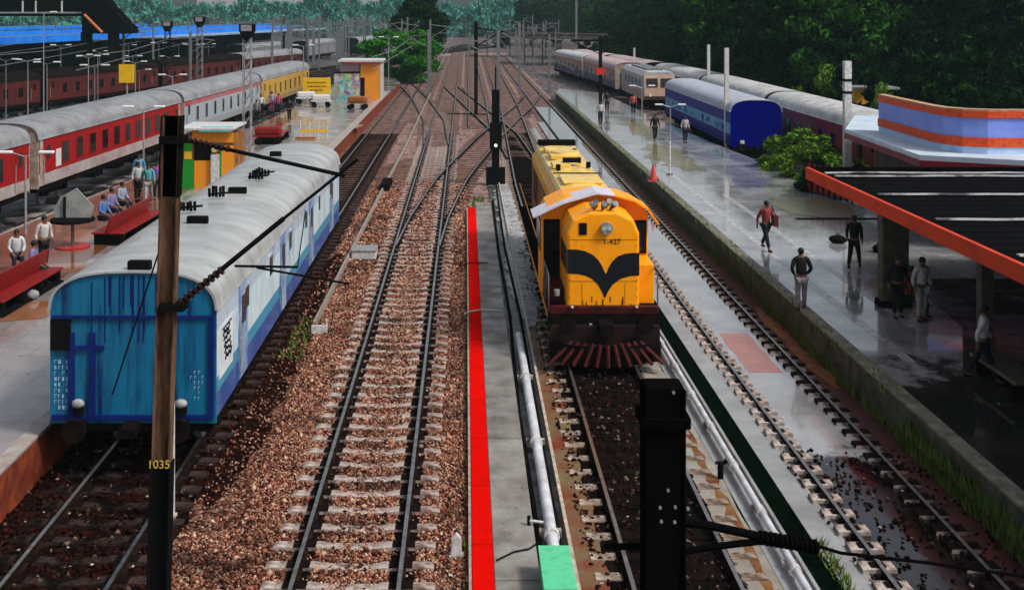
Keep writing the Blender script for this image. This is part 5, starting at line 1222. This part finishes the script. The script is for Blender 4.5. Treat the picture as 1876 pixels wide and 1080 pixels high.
pl = [(1403,458,.4,'walk',(.28,.05,.045),NV,'person in a dark red top carrying a bag on the wet right platform'),(1468,568,math.pi,'back',BK,(.25,.25,.27),'person in black jacket standing nearest the platform edge'),
 (1565,492,2.6,'walk',BK,BK,'person in black striding on the wet paving before the canopy pillar'),(1688,588,.3,'stand',(.62,.62,.64),(.4,.4,.42),'person in white clothes standing under the canopy edge'),
 (1645,582,0,'stand',BK,BK,'person in dark clothes beside the mossy pillar'),(1800,700,1.2,'walk',(.6,.6,.62),NV,'person in a white shirt deeper under the canopy'),(1668,575,.5,'sit',(.3,.02,.02),BK,'person in red sitting low under the canopy'),
 (1100,228,0,'stand',(.6,.6,.6),BK,'person in a white top on the far right platform'),(1255,262,.3,'stand',(.4,.4,.42),NV,'person in grey beside the blue coach'),(1200,258,0,'walk',BK,BK,'person in black on the far puddle'),
 (1160,210,0,'stand',(.5,.12,.1),BK,'person in red at the far end of the right platform'),(1112,205,0,'stand',BK,BK,'dark dressed person by the far cross arm mast'),
 (80,492,.8,'stand',(.55,.52,.5),BK,'person in pale top standing by the bench at far left'),(30,495,.5,'sit',(.55,.56,.6),NV,'person in white at the left picture edge'),
 (203,405,1.2,'sit',(.22,.2,.4),NV,'person in violet seated left of the middle bench'),(188,420,1.2,'sit',(.1,.2,.45),NV,'person in blue seated left of the middle bench'),(222,392,1.2,'sit',(.3,.35,.45),NV,'person in pale blue seated beyond the violet one'),
 (252,368,.8,'stand',(.45,.48,.5),BK,'person in grey standing behind the middle bench'),(272,372,.2,'walk',(.08,.35,.38),(.3,.3,.3),'person in turquoise walking behind the middle bench'),(288,366,.2,'stand',(.25,.1,.35),NV,'person in purple just left of the rusty mast'),
 (255,350,.2,'stand',(.12,.3,.45),NV,'person in teal blue before the red coach'),(435,305,.2,'stand',(.3,.05,.08),NV,'person in maroon right of the kiosk'),(498,205,.2,'stand',(.4,.3,.5),(.3,.05,.15),'person in lilac among the far platform crowd'),
 (510,210,.5,'stand',(.4,.06,.15),NV,'person in crimson among the far platform crowd'),(478,212,.3,'stand',(.6,.6,.6),BK,'person in white left of the far crowd'),(530,222,.3,'walk',BK,BK,'person in black near the white handcarts'),(470,225,0,'stand',(.2,.2,.22),BK,'person in grey at the tower foot'),
 (60,520,1.6,'sit',(.2,.18,.4),NV,'person in indigo sitting on the leftmost bench')]
for px,py,rz,pose,c1,c2_,lb in pl:
    X,Y,z = at3(px,py)
    person(lb, (X,Y,PZ), rz, pose, c1, c2_, 1.0)
# bag for the first person (held)
X,Y,z = at3(1403,458)
t = thing('shoulder_bag', 'dark maroon bag hanging at the side of the person in red', 'bag', (X+.30,Y-.05,PZ+.85))
MB().box(-.09,.09,-.18,.18,0,.38).build('bag_body', mat('bag', (.10,.02,.02), .6), t, bevel=.03); MB().tube([(0,-.12,.38),(-.1,0,.7),(0,.12,.38)], .012, 5).build('strap', BLACK, t)
for i,(px,py,l,w_) in enumerate([(1535,445,.9,.5),(1610,462,.6,.5),(40,540,.7,.5),(60,548,.5,.4),(250,425,.7,.4),(215,440,.6,.4)]):
    X,Y,z = at3(px,py)
    t = thing('luggage', ['black bundle on the paving left of the striding person','black sack beside the mossy pillar','blue bundle under the leftmost bench','grey sack beside the leftmost bench','black bag at the near end of the middle bench','blue sack before the middle bench'][i], 'luggage', (X,Y,PZ), random.uniform(-.5,.5))
    m_ = [BLACK,BLACK,cloth((.02,.1,.4)),cloth((.3,.3,.32)),BLACK,cloth((.03,.12,.35))][i]
    MB().sphere((0,0,.13), .36, (l/1,w_*1.2,.42)).build('sack', m_, t, smooth=True); MB().tube([(-.1,0,.24),(0,0,.34),(.1,0,.24)], .02, 5).build('handle', BLACK, t)

# ------------------------------------------------------------------ haze
hz = MB().box(-420,330,-30,720,-1.35,42).build('haze', None)
hm = bpy.data.materials.new('haze'); hm.use_nodes = True; n = hm.node_tree.nodes; n.remove(n['Principled BSDF'])
pv = n.new('ShaderNodeVolumePrincipled'); pv.inputs['Color'].default_value = (.50,.78,.82,1); pv.inputs['Density'].default_value = .00022
hm.node_tree.links.new(pv.outputs[0], n['Material Output'].inputs['Volume'])
hz.data.materials.clear(); hz.data.materials.append(hm); tag(hz, 'thin bluish haze over the far yard', 'haze', kind='stuff')
